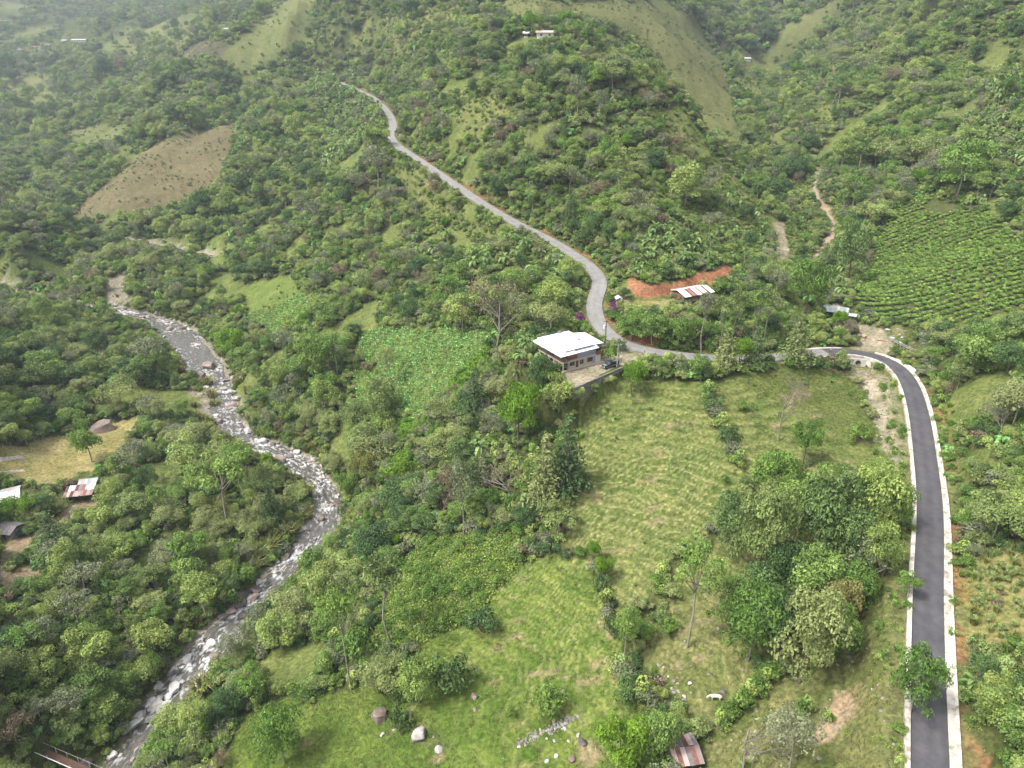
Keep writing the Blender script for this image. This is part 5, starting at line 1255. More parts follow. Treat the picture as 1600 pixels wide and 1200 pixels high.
for x in (0.2, 4.0, 7.4):
    for y, h_ in ((.2, 2.4), (6.2, 3.4)): boxes('post', M['dark_wood'], RS, (x, x + .16, y, y + .16, -.6, h_))
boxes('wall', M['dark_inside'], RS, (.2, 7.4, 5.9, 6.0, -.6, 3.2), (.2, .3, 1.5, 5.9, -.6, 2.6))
roof_sheets(RS, lambda i: M[random.choice(('roof_pinkish', 'roof_pale', 'roof_rust', 'roof_pinkish'))], 9, 8.6, 2.6, 2.45, 2.95, -.7, -.5, jitter=.12)
roof_sheets(RS, lambda i: M[random.choice(('roof_pinkish', 'roof_pale', 'roof_rust', 'roof_white'))], 9, 8.6, 2.7, 2.98, 3.5, 1.85, -.5, jitter=.12)
roof_sheets(RS, lambda i: M[random.choice(('roof_pinkish', 'roof_pale', 'roof_pale'))], 6, 5.6, 2.6, 3.53, 4.0, 4.5, 2.5, jitter=.12)
p = spot(8, 842); GH = thing('hut', 'low hut with weathered grey roof at the left edge by the dirt path', 'hut', p, math.radians(-8))
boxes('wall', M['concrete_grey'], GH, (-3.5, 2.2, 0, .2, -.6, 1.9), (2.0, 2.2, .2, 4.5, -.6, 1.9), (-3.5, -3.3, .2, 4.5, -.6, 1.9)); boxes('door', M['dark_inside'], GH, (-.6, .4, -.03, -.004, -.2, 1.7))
roof_sheets(GH, [M['roof_grey']], 7, 6.6, 3.0, 1.95, 2.9, -.6, -4.0, jitter=.08); roof_sheets(GH, [M['roof_grey']], 7, 6.6, 2.9, 2.93, 2.0, 2.42, -4.0, jitter=.08)
p = spot(1074, 1207); BH = thing('shed', 'small building with rusty red and pale patched roof at the bottom edge', 'shed', p, math.radians(8))
boxes('wall', M['concrete_grey'], BH, (-2.2, 2.3, 0, .2, -.6, 2.4), (2.1, 2.3, .2, 5, -.6, 2.4), (-2.2, -2.0, .2, 5, -.6, 2.4), (-2.0, 2.1, 4.8, 5, -.6, 2.4)); window(BH, -.8, .6, 1.0, 1.9, 0, frame='dark_wood')
roof_sheets(BH, lambda i: M[('roof_pinkish', 'roof_rust', 'roof_pinkish', 'roof_grey', 'roof_rust')[i % 5]], 6, 5.2, 3.0, 2.5, 3.3, -.6, -2.6, jitter=.1)
roof_sheets(BH, lambda i: M[('roof_rust', 'roof_pinkish', 'roof_grey')[i % 3]], 6, 5.2, 3.1, 3.33, 2.6, 2.42, -2.6, jitter=.1)
roof_sheets(BH, [M['roof_rust'], M['roof_pinkish']], 3, 2.4, 2.0, 2.2, 2.5, 5.6, -1.8, jitter=.1)
# concrete strips and wire fence of the yard
for v, lab in ((716, 'upper of two pale concrete strips on the dry yard'), (737, 'lower of two pale concrete strips on the dry yard')):
    a, b2 = spot(-6, v + 3), spot(38, v - 2)
    d_ = (b2 - a); n_ = Vector((-d_.y, d_.x, 0)).normalized() * .9
    cs = [a - n_, b2 - n_, b2 + n_, a + n_]; o = slab(None, 'paved_strip', M['concrete_white'], [(c.x, c.y, float(ground(c.x, c.y)) + .10) for c in cs], .5); tag(o, lab, 'paving')
fp = [spot(u, v) for u, v in ((-20, 704), (30, 696), (80, 688), (130, 679), (150, 672))] + [spot(u, v) for u, v in ((178, 660), (205, 652), (235, 640))]
e = thing('wire_fence', 'green wire fence along the back of the dry yard', 'fence', fp[0])
pts = []
for a, b2 in zip(fp, fp[1:]):
    n_ = max(1, int((b2 - a).length / 2.5))
    pts += [a.lerp(b2, i / n_) for i in range(n_)]
pts.append(fp[-1])
pts = [Vector((q.x, q.y, float(ground(q.x, q.y)))) - fp[0] for q in pts]
for q in pts: boxes('post', M['pole_pale'], e, (-.05, .05, -.05, .05, -.3, 1.7), loc=q)
for h_ in (.4, .8, 1.2, 1.6):
    V, F = tube([tuple(q + Vector((0, 0, h_))) for q in pts], [.02] * len(pts), 3); mb = MB(); mb.add(V, F); link('wire', mb.mesh('wire', [M['fence_green']]), e)

# footbridge over the river at the bottom left
a, b2 = Vector(place(30, 1158, 130.5)), Vector(place(150, 1210, 131.5)); dr2 = b2 - a; b2 = b2 + dr2 * .9; dr2 = b2 - a; ln = dr2.length
e = thing('footbridge', 'brown plank footbridge with white cable over the river at lower left', 'bridge', a, 0); e.rotation_euler = (0, -math.asin(dr2.z / ln), math.atan2(dr2.y, dr2.x))
for y_ in (-.75, .6): boxes('beam', M['dark_wood'], e, (0, ln, y_, y_ + .15, -.3, -.06))
npl = int(ln / .3)
for k in range(npl): boxes('plank', M['dark_wood'], e, (k * .3, k * .3 + .27, -.6, .6, -.05, .03))
for x in np.arange(0, ln, 3.0): boxes('post', M['pole_pale'], e, (x, x + .1, -1.0, -.88, -.3, 1.15)); boxes('post', M['pole_pale'], e, (x, x + .1, .88, 1.0, -.3, 1.15))
mb = MB(); V, F = tube([(0, -1.3, 1.2), (ln, -1.3, 1.2)], [.09, .09], 6); mb.add(V, F); link('handrail', mb.mesh('handrail', [M['white_paint']]), e)
mb = MB(); V, F = tube([(0, .95, 1.15), (ln, .95, 1.15)], [.03, .03], 5); mb.add(V, F); link('handrail', mb.mesh('handrail', [M['pole_pale']]), e)
for x in (0.5, ln - .8): boxes('pier', M['concrete_grey'], e, (x, x + .6, -.8, .8, -7, -.31))

# far houses
def far_house(u, v, wp, depth, hgt, wall, roof, label, rot=0.0, over=.8):
    p = spot(u, v); w_ = px_scale(p, wp); e = thing('house', label, 'house', p, rot)
    boxes('wall', M[wall], e, (-w_ / 2, w_ / 2, 0, depth, -1.5, hgt)); nwin = max(2, int(w_ / 4))
    for k in range(nwin):
        x = -w_ / 2 + (k + .5) * w_ / nwin; window(e, x - .6, x + .6, .9, hgt - .6, 0, frame='dark_wood')
    slab(e, 'roof', M[roof], [(-w_ / 2 - over, -over, hgt + .1), (w_ / 2 + over, -over, hgt + .1), (w_ / 2 + over, depth / 2, hgt + 1.3), (-w_ / 2 - over, depth / 2, hgt + 1.3)], .15)
    slab(e, 'roof', M[roof], [(-w_ / 2 - over, depth / 2 + .01, hgt + 1.3), (w_ / 2 + over, depth / 2 + .01, hgt + 1.3), (w_ / 2 + over, depth + over, hgt + .1), (-w_ / 2 - over, depth + over, hgt + .1)], .15)
far_house(852, 59, 26, 6, 2.8, 'white_paint', 'roof_pinkish', 'white hilltop house with brownish roof among lime trees')
far_house(822, 59, 6, 4, 2.4, 'white_paint', 'roof_white', 'tiny white shed left of the hilltop house')
far_house(355, 49, 12, 9, 3.4, 'white_paint', 'roof_white', 'white house with wide white roof on the far slope beside the grass ridge', over=2.5)
far_house(374, 37, 10, 6, 2.6, 'roof_white', 'roof_white', 'small white building just above the white house on the far slope')
far_house(1168, 95, 9, 5, 2.4, 'white_paint', 'roof_aqua', 'small pale roofed hut in the far valley at upper right')
for u, v, wp, wl_, rf, lab in ((16, 86, 14, 'white_paint', 'roof_rust', 'white house with red roof farthest left in the far village'), (31, 80, 6, 'cream_wall', 'roof_pale', 'small cream house second from left in the far village'), (46, 83, 7, 'white_paint', 'roof_rust', 'white house with red roof in the middle of the far village'),
                               (55, 76, 11, 'roof_pinkish', 'roof_rust', 'low red roofed house behind the middle of the far village'), (65, 80, 9, 'white_paint', 'roof_grey', 'white house with grey roof at the right of the far village'), (74, 73, 5, 'white_paint', 'roof_white', 'tiny white house at the right end of the far village'),
                               (67, 67, 9, 'roof_pinkish', 'roof_rust', 'red roofed house above the far village'), (100, 66, 8, 'white_paint', 'roof_white', 'white house between the far village and the long shed'), (123, 65, 22, 'white_paint', 'roof_white', 'long low white shed in the far valley'), (62, 29, 8, 'roof_pinkish', 'roof_rust', 'red house above the far grassy dome'), (10, 35, 5, 'white_paint', 'roof_white', 'tiny white house at the far upper left')):
    far_house(u, v, wp, 7, 3.2, wl_, rf, lab)

# the white cow grazing in the stony grass
def cow(loc, rot):
    J = [((-.75, 0, 1.15), .30), ((-.25, 0, 1.12), .38), ((.3, 0, 1.10), .38), ((.7, 0, 1.16), .32), ((1.05, 0, 1.12), .20), ((1.4, 0, .85), .15), ((1.6, 0, .55), .14), ((1.72, 0, .36), .10)]
    E = [(i, i + 1) for i in range(7)]
    def leg(root, pts):
        i = root
        for p_, r_ in pts: J.append((p_, r_)); E.append((i, len(J) - 1)); i = len(J) - 1
    for s_ in (-1, 1):
        leg(3, [((.66, s_ * .22, .9), .15), ((.68, s_ * .22, .48), .075), ((.66, s_ * .22, .12), .06), ((.70, s_ * .22, .02), .065)])
        leg(0, [((-.72, s_ * .24, .85), .19), ((-.60, s_ * .24, .62), .11), ((-.80, s_ * .24, .45), .07), ((-.76, s_ * .24, .12), .058), ((-.72, s_ * .24, .02), .065)])
        leg(6, [((1.5, s_ * .12, .68), .05), ((1.46, s_ * .27, .70), .035)])
    leg(0, [((-1.05, 0, 1.1), .05), ((-1.12, 0, .7), .03), ((-1.12, 0, .42), .05)])
    me = bpy.data.meshes.new('cow'); me.from_pydata([j[0] for j in J], E, [])
    o = link('cow', me, None, loc, rot); o.modifiers.new('skin', 'SKIN'); sb = o.modifiers.new('sub', 'SUBSURF'); sb.levels = sb.render_levels = 1
    for i, (p_, r_) in enumerate(J): me.skin_vertices[0].data[i].radius = (r_, r_ * (.95 if i > 3 else .8))
    me.skin_vertices[0].data[1].use_root = True
    me.materials.append(M['cow_white'])
    for s_ in (-1, 1):
        V, F = tube([(1.47, s_ * .08, .78), (1.44, s_ * .2, .9)], [.03, .012], 5); mb = MB(); mb.add(V, F); link('horn', mb.mesh('horn', [M['pole_pale']]), o)
    return tag(o, 'white cow grazing in the stony grass', 'cow')
p = spot(1118, 1094); cow(p, math.pi - .15)

# ------------------------------------------------------------------ the air of the valley
HAZE_DENSITY = 0.00017
hz = bpy.data.materials.new('haze'); t, n, l, out = nodes_of(hz)
pv = n.new('ShaderNodeVolumePrincipled'); pv.inputs['Density'].default_value = HAZE_DENSITY; pv.inputs['Color'].default_value = (.78, .88, 1, 1); pv.inputs['Anisotropy'].default_value = .2
l.new(pv.outputs[0], out.inputs['Volume'])
V, F = box_vf(-2700, 2700, -200, 3500, float(GZ.min()) - 1.5, float(max(GZ.max(), CAM_Z)) + 40)
tag(link('haze', new_mesh('haze', V, F, hz)), 'thin pale haze filling the valley air', kind='stuff')

# ------------------------------------------------------------------ single trees and plants that can be told apart
def wcirc(x, y, cx, cy, r): return (x - cx) ** 2 + (y - cy) ** 2 < r * r
KEEP_OUT, BUILT_OUT = [], []                                # circles on the ground where nothing may be scattered
def plant_tree(kind, loc, sx, sz, rot, label, cat='tree', group=None, leaf=None, name='tree', bark=None):
    d = TREE[kind]
    e = thing(name, label, cat, loc, rot, group, (sx, sx, sz))
    a = link('trunk', d['trunk'], e); c = link('crown', d['crown'], e)
    for o, mt in ((a, bark), (c, leaf)):
        if mt:
            o.material_slots[0].link = 'OBJECT'; o.material_slots[0].material = M[mt]
    return e
N_TREES = 0
TREES = [  # kind, base u, base v, height px, width px, leaf, label
 ('slender1', 1073, 1012, 142, 112, 'leaf_fresh', 'spreading tree on a pale forked trunk, alone in the lower meadow', 'spreading_tree'),
 ('round3', 1422, 1118, 100, 86, 'leaf_fresh', 'feathery green tree leaning over the asphalt near the bottom of the road', 'roadside_tree'),
 ('loose1', 1414, 938, 42, 42, 'leaf_fresh', 'small green tree over the white kerb halfway up the new road', 'roadside_tree'),
 ('lime0', 1254, 724, 70, 56, 'leaf_fresh', 'lone upright green tree on the grass above the dark grove', 'meadow_tree'),
 ('lime1', 1200, 792, 86, 84, 'leaf_fresh', 'light green tree at the upper left edge of the dark grove', 'meadow_tree'),
 ('dense0', 1178, 912, 150, 105, 'leaf_olive', 'tall olive tree at the left end of the dark grove beside the meadow', 'grove_tree'),
 ('dense1', 1275, 885, 150, 130, 'leaf_dark', 'broad dark tree in the middle of the grove beside the new road', 'grove_tree'),
 ('dense0', 1345, 860, 130, 110, 'leaf_mixed', 'dense green tree of the grove, second from the white kerb', 'grove_tree'),
 ('round1', 1393, 834, 76, 62, 'leaf_fresh', 'rounded green tree of the grove touching the white kerb', 'grove_tree'),
 ('dense1', 1225, 935, 90, 80, 'leaf_dark', 'low dark tree under the tall olive tree of the grove', 'grove_tree'),
 ('round2', 1168, 1030, 110, 112, 'leaf_fresh', 'broad leafy tree right of the forked meadow tree', 'grove_tree'),
 ('dense0', 1248, 1068, 135, 125, 'leaf_olive', 'big rounded olive tree at the lower end of the grove', 'grove_tree'),
 ('lime1', 1302, 992, 84, 72, 'leaf_yellow', 'yellow tinged tree at the right edge of the grove', 'grove_tree'),
 ('dense0', 1140, 870, 100, 86, 'leaf_dark', 'dark tree at the meadow edge left of the tall olive tree', 'grove_tree'),
 ('round0', 1235, 850, 110, 96, 'leaf_mixed', 'rounded tree behind the tall olive tree at the top of the grove', 'grove_tree'),
 ('round3', 1310, 900, 110, 100, 'leaf_dark', 'dark rounded tree below the broad dark tree of the grove', 'grove_tree'),
 ('dense1', 1366, 905, 90, 84, 'leaf_mixed', 'dense tree of the grove just left of the small kerb tree', 'grove_tree'),
 ('round1', 1195, 960, 90, 90, 'leaf_dark', 'dark tree between the olive trees of the grove', 'grove_tree'),
 ('dense0', 1140, 985, 80, 84, 'leaf_mixed', 'leafy tree at the left of the lower grove', 'grove_tree'),
 ('round2', 1290, 1035, 90, 90, 'leaf_fresh', 'light green tree right of the big rounded olive tree', 'grove_tree'),
 ('dense1', 1215, 1020, 90, 96, 'leaf_dark', 'dark tree hidden between the two lower grove trees', 'grove_tree'),
 ('round0', 1355, 800, 80, 80, 'leaf_fresh', 'green tree at the top right of the grove', 'grove_tree'),
 ('round1', 1300, 815, 90, 90, 'leaf_mixed', 'green tree at the top centre of the grove', 'grove_tree'),
 ('lime0', 1240, 800, 70, 74, 'leaf_fresh', 'light tree in the upper grove right of the light green one', 'grove_tree'),
 ('round2', 1330, 960, 80, 76, 'leaf_fresh', 'leafy tree at the right edge above the yellow tinged one', 'grove_tree'),
 ('dense0', 1270, 960, 100, 110, 'leaf_mixed', 'broad tree in the very centre of the grove', 'grove_tree'),
 ('tall0', 974, 1036, 80, 50, 'leaf_fresh', 'upright dark green tree on the fence line of the meadow', 'fence_tree'),
 ('lime0', 942, 908, 40, 36, 'leaf_lime', 'larger of two small bright green trees on the fence line', 'fence_tree'),
 ('lime1', 926, 876, 30, 26, 'leaf_lime', 'smaller of two small bright green trees on the fence line', 'fence_tree'),
 ('round0', 1030, 1196, 80, 84, 'leaf_mixed', 'dark leafy tree beside the rusty roof at the bottom edge', 'tree'),
 ('loose1', 962, 1222, 84, 96, 'leaf_lime', 'yellow green tree at the bottom edge left of the rusty roof', 'tree'),
 ('slender1', 549, 1078, 142, 84, 'leaf_fresh', 'tall slender tree with a flat crown rising from bright grass', 'slender_tree'),
 ('slender0', 612, 1004, 120, 74, 'leaf_olive', 'thin crowned tree behind the tall slender tree', 'slender_tree'),
 ('lime0', 812, 700, 104, 84, 'leaf_lime', 'bright lime rounded tree on the slope below the house', 'lime_tree'),
 ('cypress0', 742, 654, 74, 46, 'leaf_dark', 'dark conical tree left of the lime tree below the house', 'conifer_tree'),
 ('bare0', 766, 676, 52, 40, None, 'small white leafless tree between conical tree and lime tree', 'bare_tree'),
 ('bare1', 772, 552, 112, 96, 'leaf_brown', 'big sparse tree with bare pale limbs left of the house', 'bare_tree'),
 ('pine0', 852, 790, 104, 62, 'leaf_olive', 'left of two feathery dark trees at the top of the meadow', 'conifer_tree'),
 ('pine0', 886, 772, 112, 68, 'leaf_dark', 'right of two feathery dark trees at the top of the meadow', 'conifer_tree'),
 ('bare2', 800, 782, 66, 74, 'leaf_brown', 'pinkish leafless tree beside the two feathery dark trees', 'bare_tree'),
 ('sparse1', 724, 838, 112, 62, 'leaf_grey', 'tall grey leaved tree at the edge of the vine slope', 'grey_tree'),
 ('loose0', 868, 836, 48, 72, 'leaf_olive', 'pale feathery low tree where meadow and vine slope meet', 'tree'),
 ('bare0', 1217, 690, 116, 60, None, 'tall leafless tree standing in the upper meadow below the road', 'bare_tree'),
 ('lime1', 988, 616, 50, 48, 'leaf_lime', 'bright lime tree against the retaining wall of the house', 'lime_tree'),
 ('lime0', 1155, 574, 50, 46, 'leaf_lime', 'bright lime tree between conifers on the roadside bend', 'lime_tree'),
 ('pine0', 1132, 575, 60, 44, 'leaf_olive', 'brownish conifer left of the lime tree on the roadside', 'conifer_tree'),
 ('pine0', 1178, 574, 62, 40, 'leaf_dark', 'dark conifer right of the lime tree on the roadside', 'conifer_tree'),
 ('pine0', 1241, 568, 74, 50, 'leaf_olive', 'feathery conifer beside the utility pole near the culvert', 'conifer_tree'),
 ('dense1', 1257, 492, 92, 76, 'leaf_fresh', 'large green tree left of the metal roofed shelter', 'tree'),
 ('round3', 1492, 312, 92, 86, 'leaf_fresh', 'large rounded tree above the top of the coffee rows', 'tree'),
 ('dense0', 1322, 446, 104, 62, 'leaf_dark', 'dark tree at the lower left corner of the coffee rows', 'tree'),
 ('umbrella2', 830, 57, 34, 40, 'leaf_lime', 'bright lime tree just left of the hilltop house', 'lime_tree'),
 ('umbrella0', 882, 52, 32, 40, 'leaf_lime', 'bright lime tree just behind the right end of the hilltop house', 'lime_tree'),
 ('lime1', 797, 66, 26, 28, 'leaf_fresh', 'green tree farther left of the hilltop house', 'lime_tree'),
 ('round0', 976, 468, 20, 22, 'leaf_dark', 'dark round tree behind the white roadside shelter sign', 'tree'),
 ('round1', 144, 722, 66, 58, 'leaf_fresh', 'lone leafy tree with white trunk on the dry yard', 'yard_tree'),
 ('cypress0', 94, 880, 78, 64, 'leaf_dark', 'dark broad conifer beside the dirt path on the river terrace', 'conifer_tree'),
 ('bare2', 1378, 900, 60, 72, 'leaf_grey', 'grey twiggy leafless tree under the grove by the kerb', 'bare_tree'),
 ('bare2', 1158, 1210, 84, 104, 'leaf_grey', 'grey twiggy tree just right of the rusty roof', 'bare_tree'),
 ('sparse0', 1232, 1206, 84, 96, 'leaf_grey', 'grey leaved tree at the bottom edge below the rocky wash', 'grey_tree'),
 ('round2', 445, 1190, 80, 84, 'leaf_fresh', 'rounded fresh green tree on the bright grass at the bottom', 'tree'),
 ('round3', 655, 1096, 60, 70, 'leaf_mixed', 'bushy tree beside the boulder at the top of lower bright grass', 'tree'),
 ('umbrella0', 572, 772, 66, 74, 'leaf_yellow', 'yellowish flat crowned tree on the bank near the river bend', 'tree'),
 ('round2', 495, 600, 84, 70, 'leaf_fresh', 'large light green crown on the slope above the middle rapids', 'tree'),
 ('dense0', 600, 660, 70, 66, 'leaf_olive', 'olive tree at the lower left corner of the crop field', 'tree'),
 ('sparse0', 611, 608, 66, 44, 'leaf_olive', 'thin tree standing inside the crop field on its left', 'slender_tree'),
 ('dense1', 848, 622, 70, 54, 'leaf_dark', 'dark leafy tree at the left corner of the house', 'tree'),
 ('round1', 874, 640, 56, 64, 'leaf_mixed', 'tree against the lower end of the retaining wall', 'tree'),
 ('slender0', 1096, 552, 92, 34, 'leaf_grey', 'pale slender trunk tree in the copse below the shed, leftmost', 'copse_tree'),
 ('slender0', 1122, 548, 84, 40, 'leaf_olive', 'pale slender trunk tree in the copse below the shed, second', 'copse_tree'),
 ('slender0', 1146, 548, 92, 40, 'leaf_olive', 'pale slender trunk tree in the copse below the shed, third', 'copse_tree'),
 ('slender0', 1172, 545, 92, 42, 'leaf_mixed', 'pale slender trunk tree in the copse below the shed, fourth', 'copse_tree'),
 ('slender0', 1196, 540, 84, 42, 'leaf_olive', 'pale slender trunk tree in the copse below the shed, rightmost', 'copse_tree'),
 ('round0', 985, 532, 48, 56, 'leaf_fresh', 'leafy tree on the bank inside the road bend', 'tree'),
 ('round3', 1020, 540, 52, 60, 'leaf_mixed', 'green tree on the bank inside the bend, below the red cut', 'tree'),
 ('round2', 1058, 545, 50, 54, 'leaf_fresh', 'green tree on the bank directly below the shed', 'tree'),
 ('dense0', 678, 128, 44, 26, 'leaf_dark', 'dark upright tree on the hill above the far road', 'tree'),
 ('dense1', 168, 130, 40, 40, 'leaf_dark', 'dark round tree in the far valley below the village', 'tree'),
 ('bare0', 1205, 232, 60, 40, None, 'leafless tree beside the far end of the dirt track', 'bare_tree'),
 ('bare0', 1528, 200, 62, 40, None, 'leafless pale tree high on the banana slope', 'bare_tree'),
 ('bare1', 1545, 660, 54, 44, 'leaf_grey', 'pale leafless tree in the bushes right of the road bend', 'bare_tree'),
]
for kind, u, v, hp, wp, leaf, label, name in TREES:
    p = spot(u, v); d = TREE[kind]
    sz = tall(p, hp) / d['h']; sx = px_scale(p, wp) / d['w']
    plant_tree(kind, p, sx, sz, random.uniform(0, 6.28), label, 'tree', None, leaf, name)
    KEEP_OUT.append((p.x, p.y, px_scale(p, wp) * .45)); N_TREES += 1
PALM = palm(180)
p = spot(345, 822); e = thing('palm_tree', 'feathery yellow green palm above the tree crowns left of the river', 'palm', p, .4)
link('stem', PALM['stem'], e); link('fronds', PALM['leaves'], e); e.scale = (1.7, 1.7, 1.7); KEEP_OUT.append((p.x, p.y, 5.0))
for u, v, lab in ((45, 796, 'blue green palm beside the white house on the river terrace'), (55, 790, 'yellowing palm behind the white house on the river terrace')):
    p = spot(u, v); e = thing('palm_tree', lab, 'palm', p, random.random() * 6, None, (.8, .8, .8)); KEEP_OUT.append((p.x, p.y, 2.5))
    link('stem', PALM['stem'], e); c = link('fronds', PALM['leaves'], e); c.material_slots[0].link = 'OBJECT'; c.material_slots[0].material = M['leaf_bluegreen' if u == 45 else 'leaf_yellow']

def bush(kind, u, v, hp, wp, label, name='bush', cat='bush', group=None, leaf=None):
    p = spot(u, v); d = PLANT[kind]
    o = tag(link(name, d['mesh'], None, p, random.uniform(0, 6.28), (px_scale(p, wp) / d['w'],) * 2 + (tall(p, hp) / d['h'],)), label, cat, group)
    if leaf:
        o.material_slots[0].link = 'OBJECT'; o.material_slots[0].material = M[leaf]
    KEEP_OUT.append((p.x, p.y, px_scale(p, wp) * .4)); return o
for u, v, hp, wp, lab in ((904, 506, 20, 18, 'purple flowering bush on the verge behind the house roof'), (962, 482, 16, 14, 'purple flowering bush directly below the white shelter sign'),
                          (960, 492, 16, 16, 'lower purple flowering bush at the inside of the road bend')):
    bush('bougainvillea0', u, v, hp, wp, lab, 'flowering_bush')
for u, v, hp, wp, lab in ((326, 602, 16, 26, 'upper yellow cane clump on the island in the middle rapids'), (332, 620, 15, 26, 'middle yellow cane clump on the island in the rapids'), (335, 634, 12, 22, 'lower cane clump at the tip of the island'), (420, 862, 24, 46, 'broad yellow cane clump on the bank left of the chute'), (450, 838, 22, 40, 'yellow cane clump on the bank just below the river bend'), (395, 890, 20, 40, 'yellow cane clump above the large dark boulder'), (318, 1080, 22, 44, 'yellow cane clump on the right shore of the lower river'), (296, 1116, 22, 40, 'yellow cane clump right of the boulder cluster')):
    bush('cane0', u, v, hp, wp, lab, 'cane_clump', 'cane')
for u, v, hp, wp, lab in ((903, 622, 18, 24, 'bush at the left foot of the retaining wall'), (926, 611, 14, 20, 'second bush along the foot of the retaining wall'), (950, 601, 16, 24, 'third bush along the foot of the retaining wall'), (1010, 588, 22, 34, 'bush at the right end of the retaining wall')):
    bush('shrub2', u, v, hp, wp, lab)
bush('shrub1', 955, 566, 26, 24, 'green bush beside the parked pickup at the house corner')
bush('shrub3', 969, 548, 20, 18, 'dark bush on the island between driveway and road')
for k, (u, v) in enumerate(((1108, 622), (1112, 640), (1120, 655), (1126, 672), (1138, 690), (1146, 712), (1152, 730))):
    bush(('shrub0', 'shrub3', 'shrub5')[k % 3], u, v, 26, 30, 'bush in the short hedge running down the middle of the upper meadow', group='middle meadow hedge')
for k, (u, v) in enumerate(((932, 900), (938, 925), (944, 950), (950, 970), (958, 992), (966, 1050), (978, 1062), (988, 1078), (1000, 1092), (1008, 1104), (985, 1096))):
    bush(('shrub5', 'shrub3', 'shrub0')[k % 3], u, v, 28, 30 if v < 1000 else 40, 'bush in the fence line hedge down the lower meadow', group='fence line hedge')
for k in range(8):
    bush(('shrub0', 'shrub1')[k % 2], 1126 + k * 11, 1136 - k * 10.5, 26, 32, 'bush in the planted row slanting below the grove', group='slanting planted row')
for u, v, hp, wp, lab in ((858, 1112, 34, 52, 'broad bush in the middle of the lower bright grass'), (797, 1120, 14, 16, 'small bright bush in the lower bright grass'), (1020, 1062, 16, 16, 'small round bush near the white cow'),
                          (1252, 1122, 34, 34, 'leafy bush left of the rocky wash'), (1290, 1128, 20, 20, 'low bush in the rocky wash'), (625, 1140, 34, 34, 'bush beside the mossy boulder on bright grass'),
                          (1340, 690, 30, 34, 'pale bush at the edge of the upper meadow by the rocky gully'), (1160, 640, 14, 20, 'low bush in the upper meadow'), (1050, 722, 10, 14, 'small bush in the steep meadow'),
                          (755, 985, 34, 44, 'yellow green bush at the top corner of the vine slope'), (705, 1080, 50, 60, 'dark bush left of the standing stones'), (560, 1030, 40, 60, 'grey green bush at foot of the slender tree')):
    bush(random.choice(('shrub0', 'shrub1', 'shrub3')), u, v, hp, wp, lab)

# ------------------------------------------------------------------ the woods: trees placed over every wooded part of the valley
for cx, cy, r in [(HOUSE_O[0] + 3, HOUSE_O[1] + 9, 10), (HOUSE_O[0] + 10, HOUSE_O[1] + 1, 10), (HOUSE_O[0] + 3, HOUSE_O[1] - 4, 6), (SHED_P[0] + 5, SHED_P[1] + 4, 8)]: BUILT_OUT.append((cx, cy, r))
for u, v, r in ((1308, 492, 6), (20, 786, 9), (117, 778, 8), (10, 838, 5), (165, 668, 7), (210, 698, 4), (1075, 1195, 6), (850, 62, 14), (1343, 565, 5), (965, 470, 3), (355, 50, 14), (70, 1180, 2.5), (100, 1192, 2.5), (130, 1205, 2.5), (60, 85, 40), (120, 68, 30), (1168, 95, 10)):
    q = spot(u, v); BUILT_OUT.append((q.x, q.y, r))
KO, KB = np.array(KEEP_OUT + BUILT_OUT), np.array(BUILT_OUT)
def jitter_grid(y0, y1, step, jit=.48, margin=1.12):
    W = .72 * margin * (y1 * 1.1) + 30
    xs = np.arange(-W, W, step); ys = np.arange(y0, y1, step)
    X, Y = np.meshgrid(xs, ys); X = X.ravel() + rng.uniform(-jit, jit, X.size) * step; Y = Y.ravel() + rng.uniform(-jit, jit, Y.size) * step
    Z = ground(X, Y); u, v, d = pixel(X, Y, Z + 4)
    k = (d > 30) & (u > -130) & (u < 1730) & (v < 1330) & (v > -120)
    return X[k], Y[k], Z[k]
def in_sight(X, Y, Z, lift=13.0):                           # drops what lies deep behind a hill
    ok = np.ones(len(X), bool)
    for f in np.linspace(.3, .985, 30):
        ok &= CAM_Z + (Z + lift - CAM_Z) * f > ground(X * f, Y * f) - 1
    return ok
def clear_of(X, Y, pad=0.0, KO=None):
    KO = globals()['KO'] if KO is None else KO
    ok = np.ones(len(X), bool)
    for i in range(0, len(X), 20000):
        s = slice(i, i + 20000)
        ok[s] = (((X[s, None] - KO[None, :, 0]) ** 2 + (Y[s, None] - KO[None, :, 1]) ** 2) > (KO[None, :, 2] + pad) ** 2).all(1)
    return ok
def off_road(X, Y, dist):
    d = near_line(X, Y, ROAD[::3], 25)[0]
    return d > dist
def off_river(X, Y, pad):
    d, v, s, p = near_line(X, Y, RIVER, 30); d2 = near_line(X, Y, REACH, 30)[0]
    return (d > river_half(p) + pad) & (d2 > 6.0 + pad)
BANANA_PX = [[(985,440),(1000,360),(1120,340),(1170,400),(1130,425)], [(1110,340),(1150,270),(1190,310),(1200,420),(1160,420)], [(1500,330),(1480,180),(1560,110),(1620,130),(1620,360)], [(720,420),(780,370),(880,410),(890,460),(800,430)],
             [(440,110),(480,60),(560,60),(560,120),(600,190),(560,300),(500,300),(520,200)], [(640,370),(720,350),(740,400),(650,410)], [(760,700),(830,700),(720,760)], [(790,560),(830,545),(850,600),(810,610)], [(1330,450),(1420,420),(1450,470),(1360,480)], [(1270,430),(1330,430),(1310,475),(1260,470)]]
BANW = [spots(densify(p))[:, :2] for p in BANANA_PX]
def in_any(X, Y, polys):
    r = np.zeros(len(X), bool)
    for p in polys: r |= inside(X, Y, p)
    return r
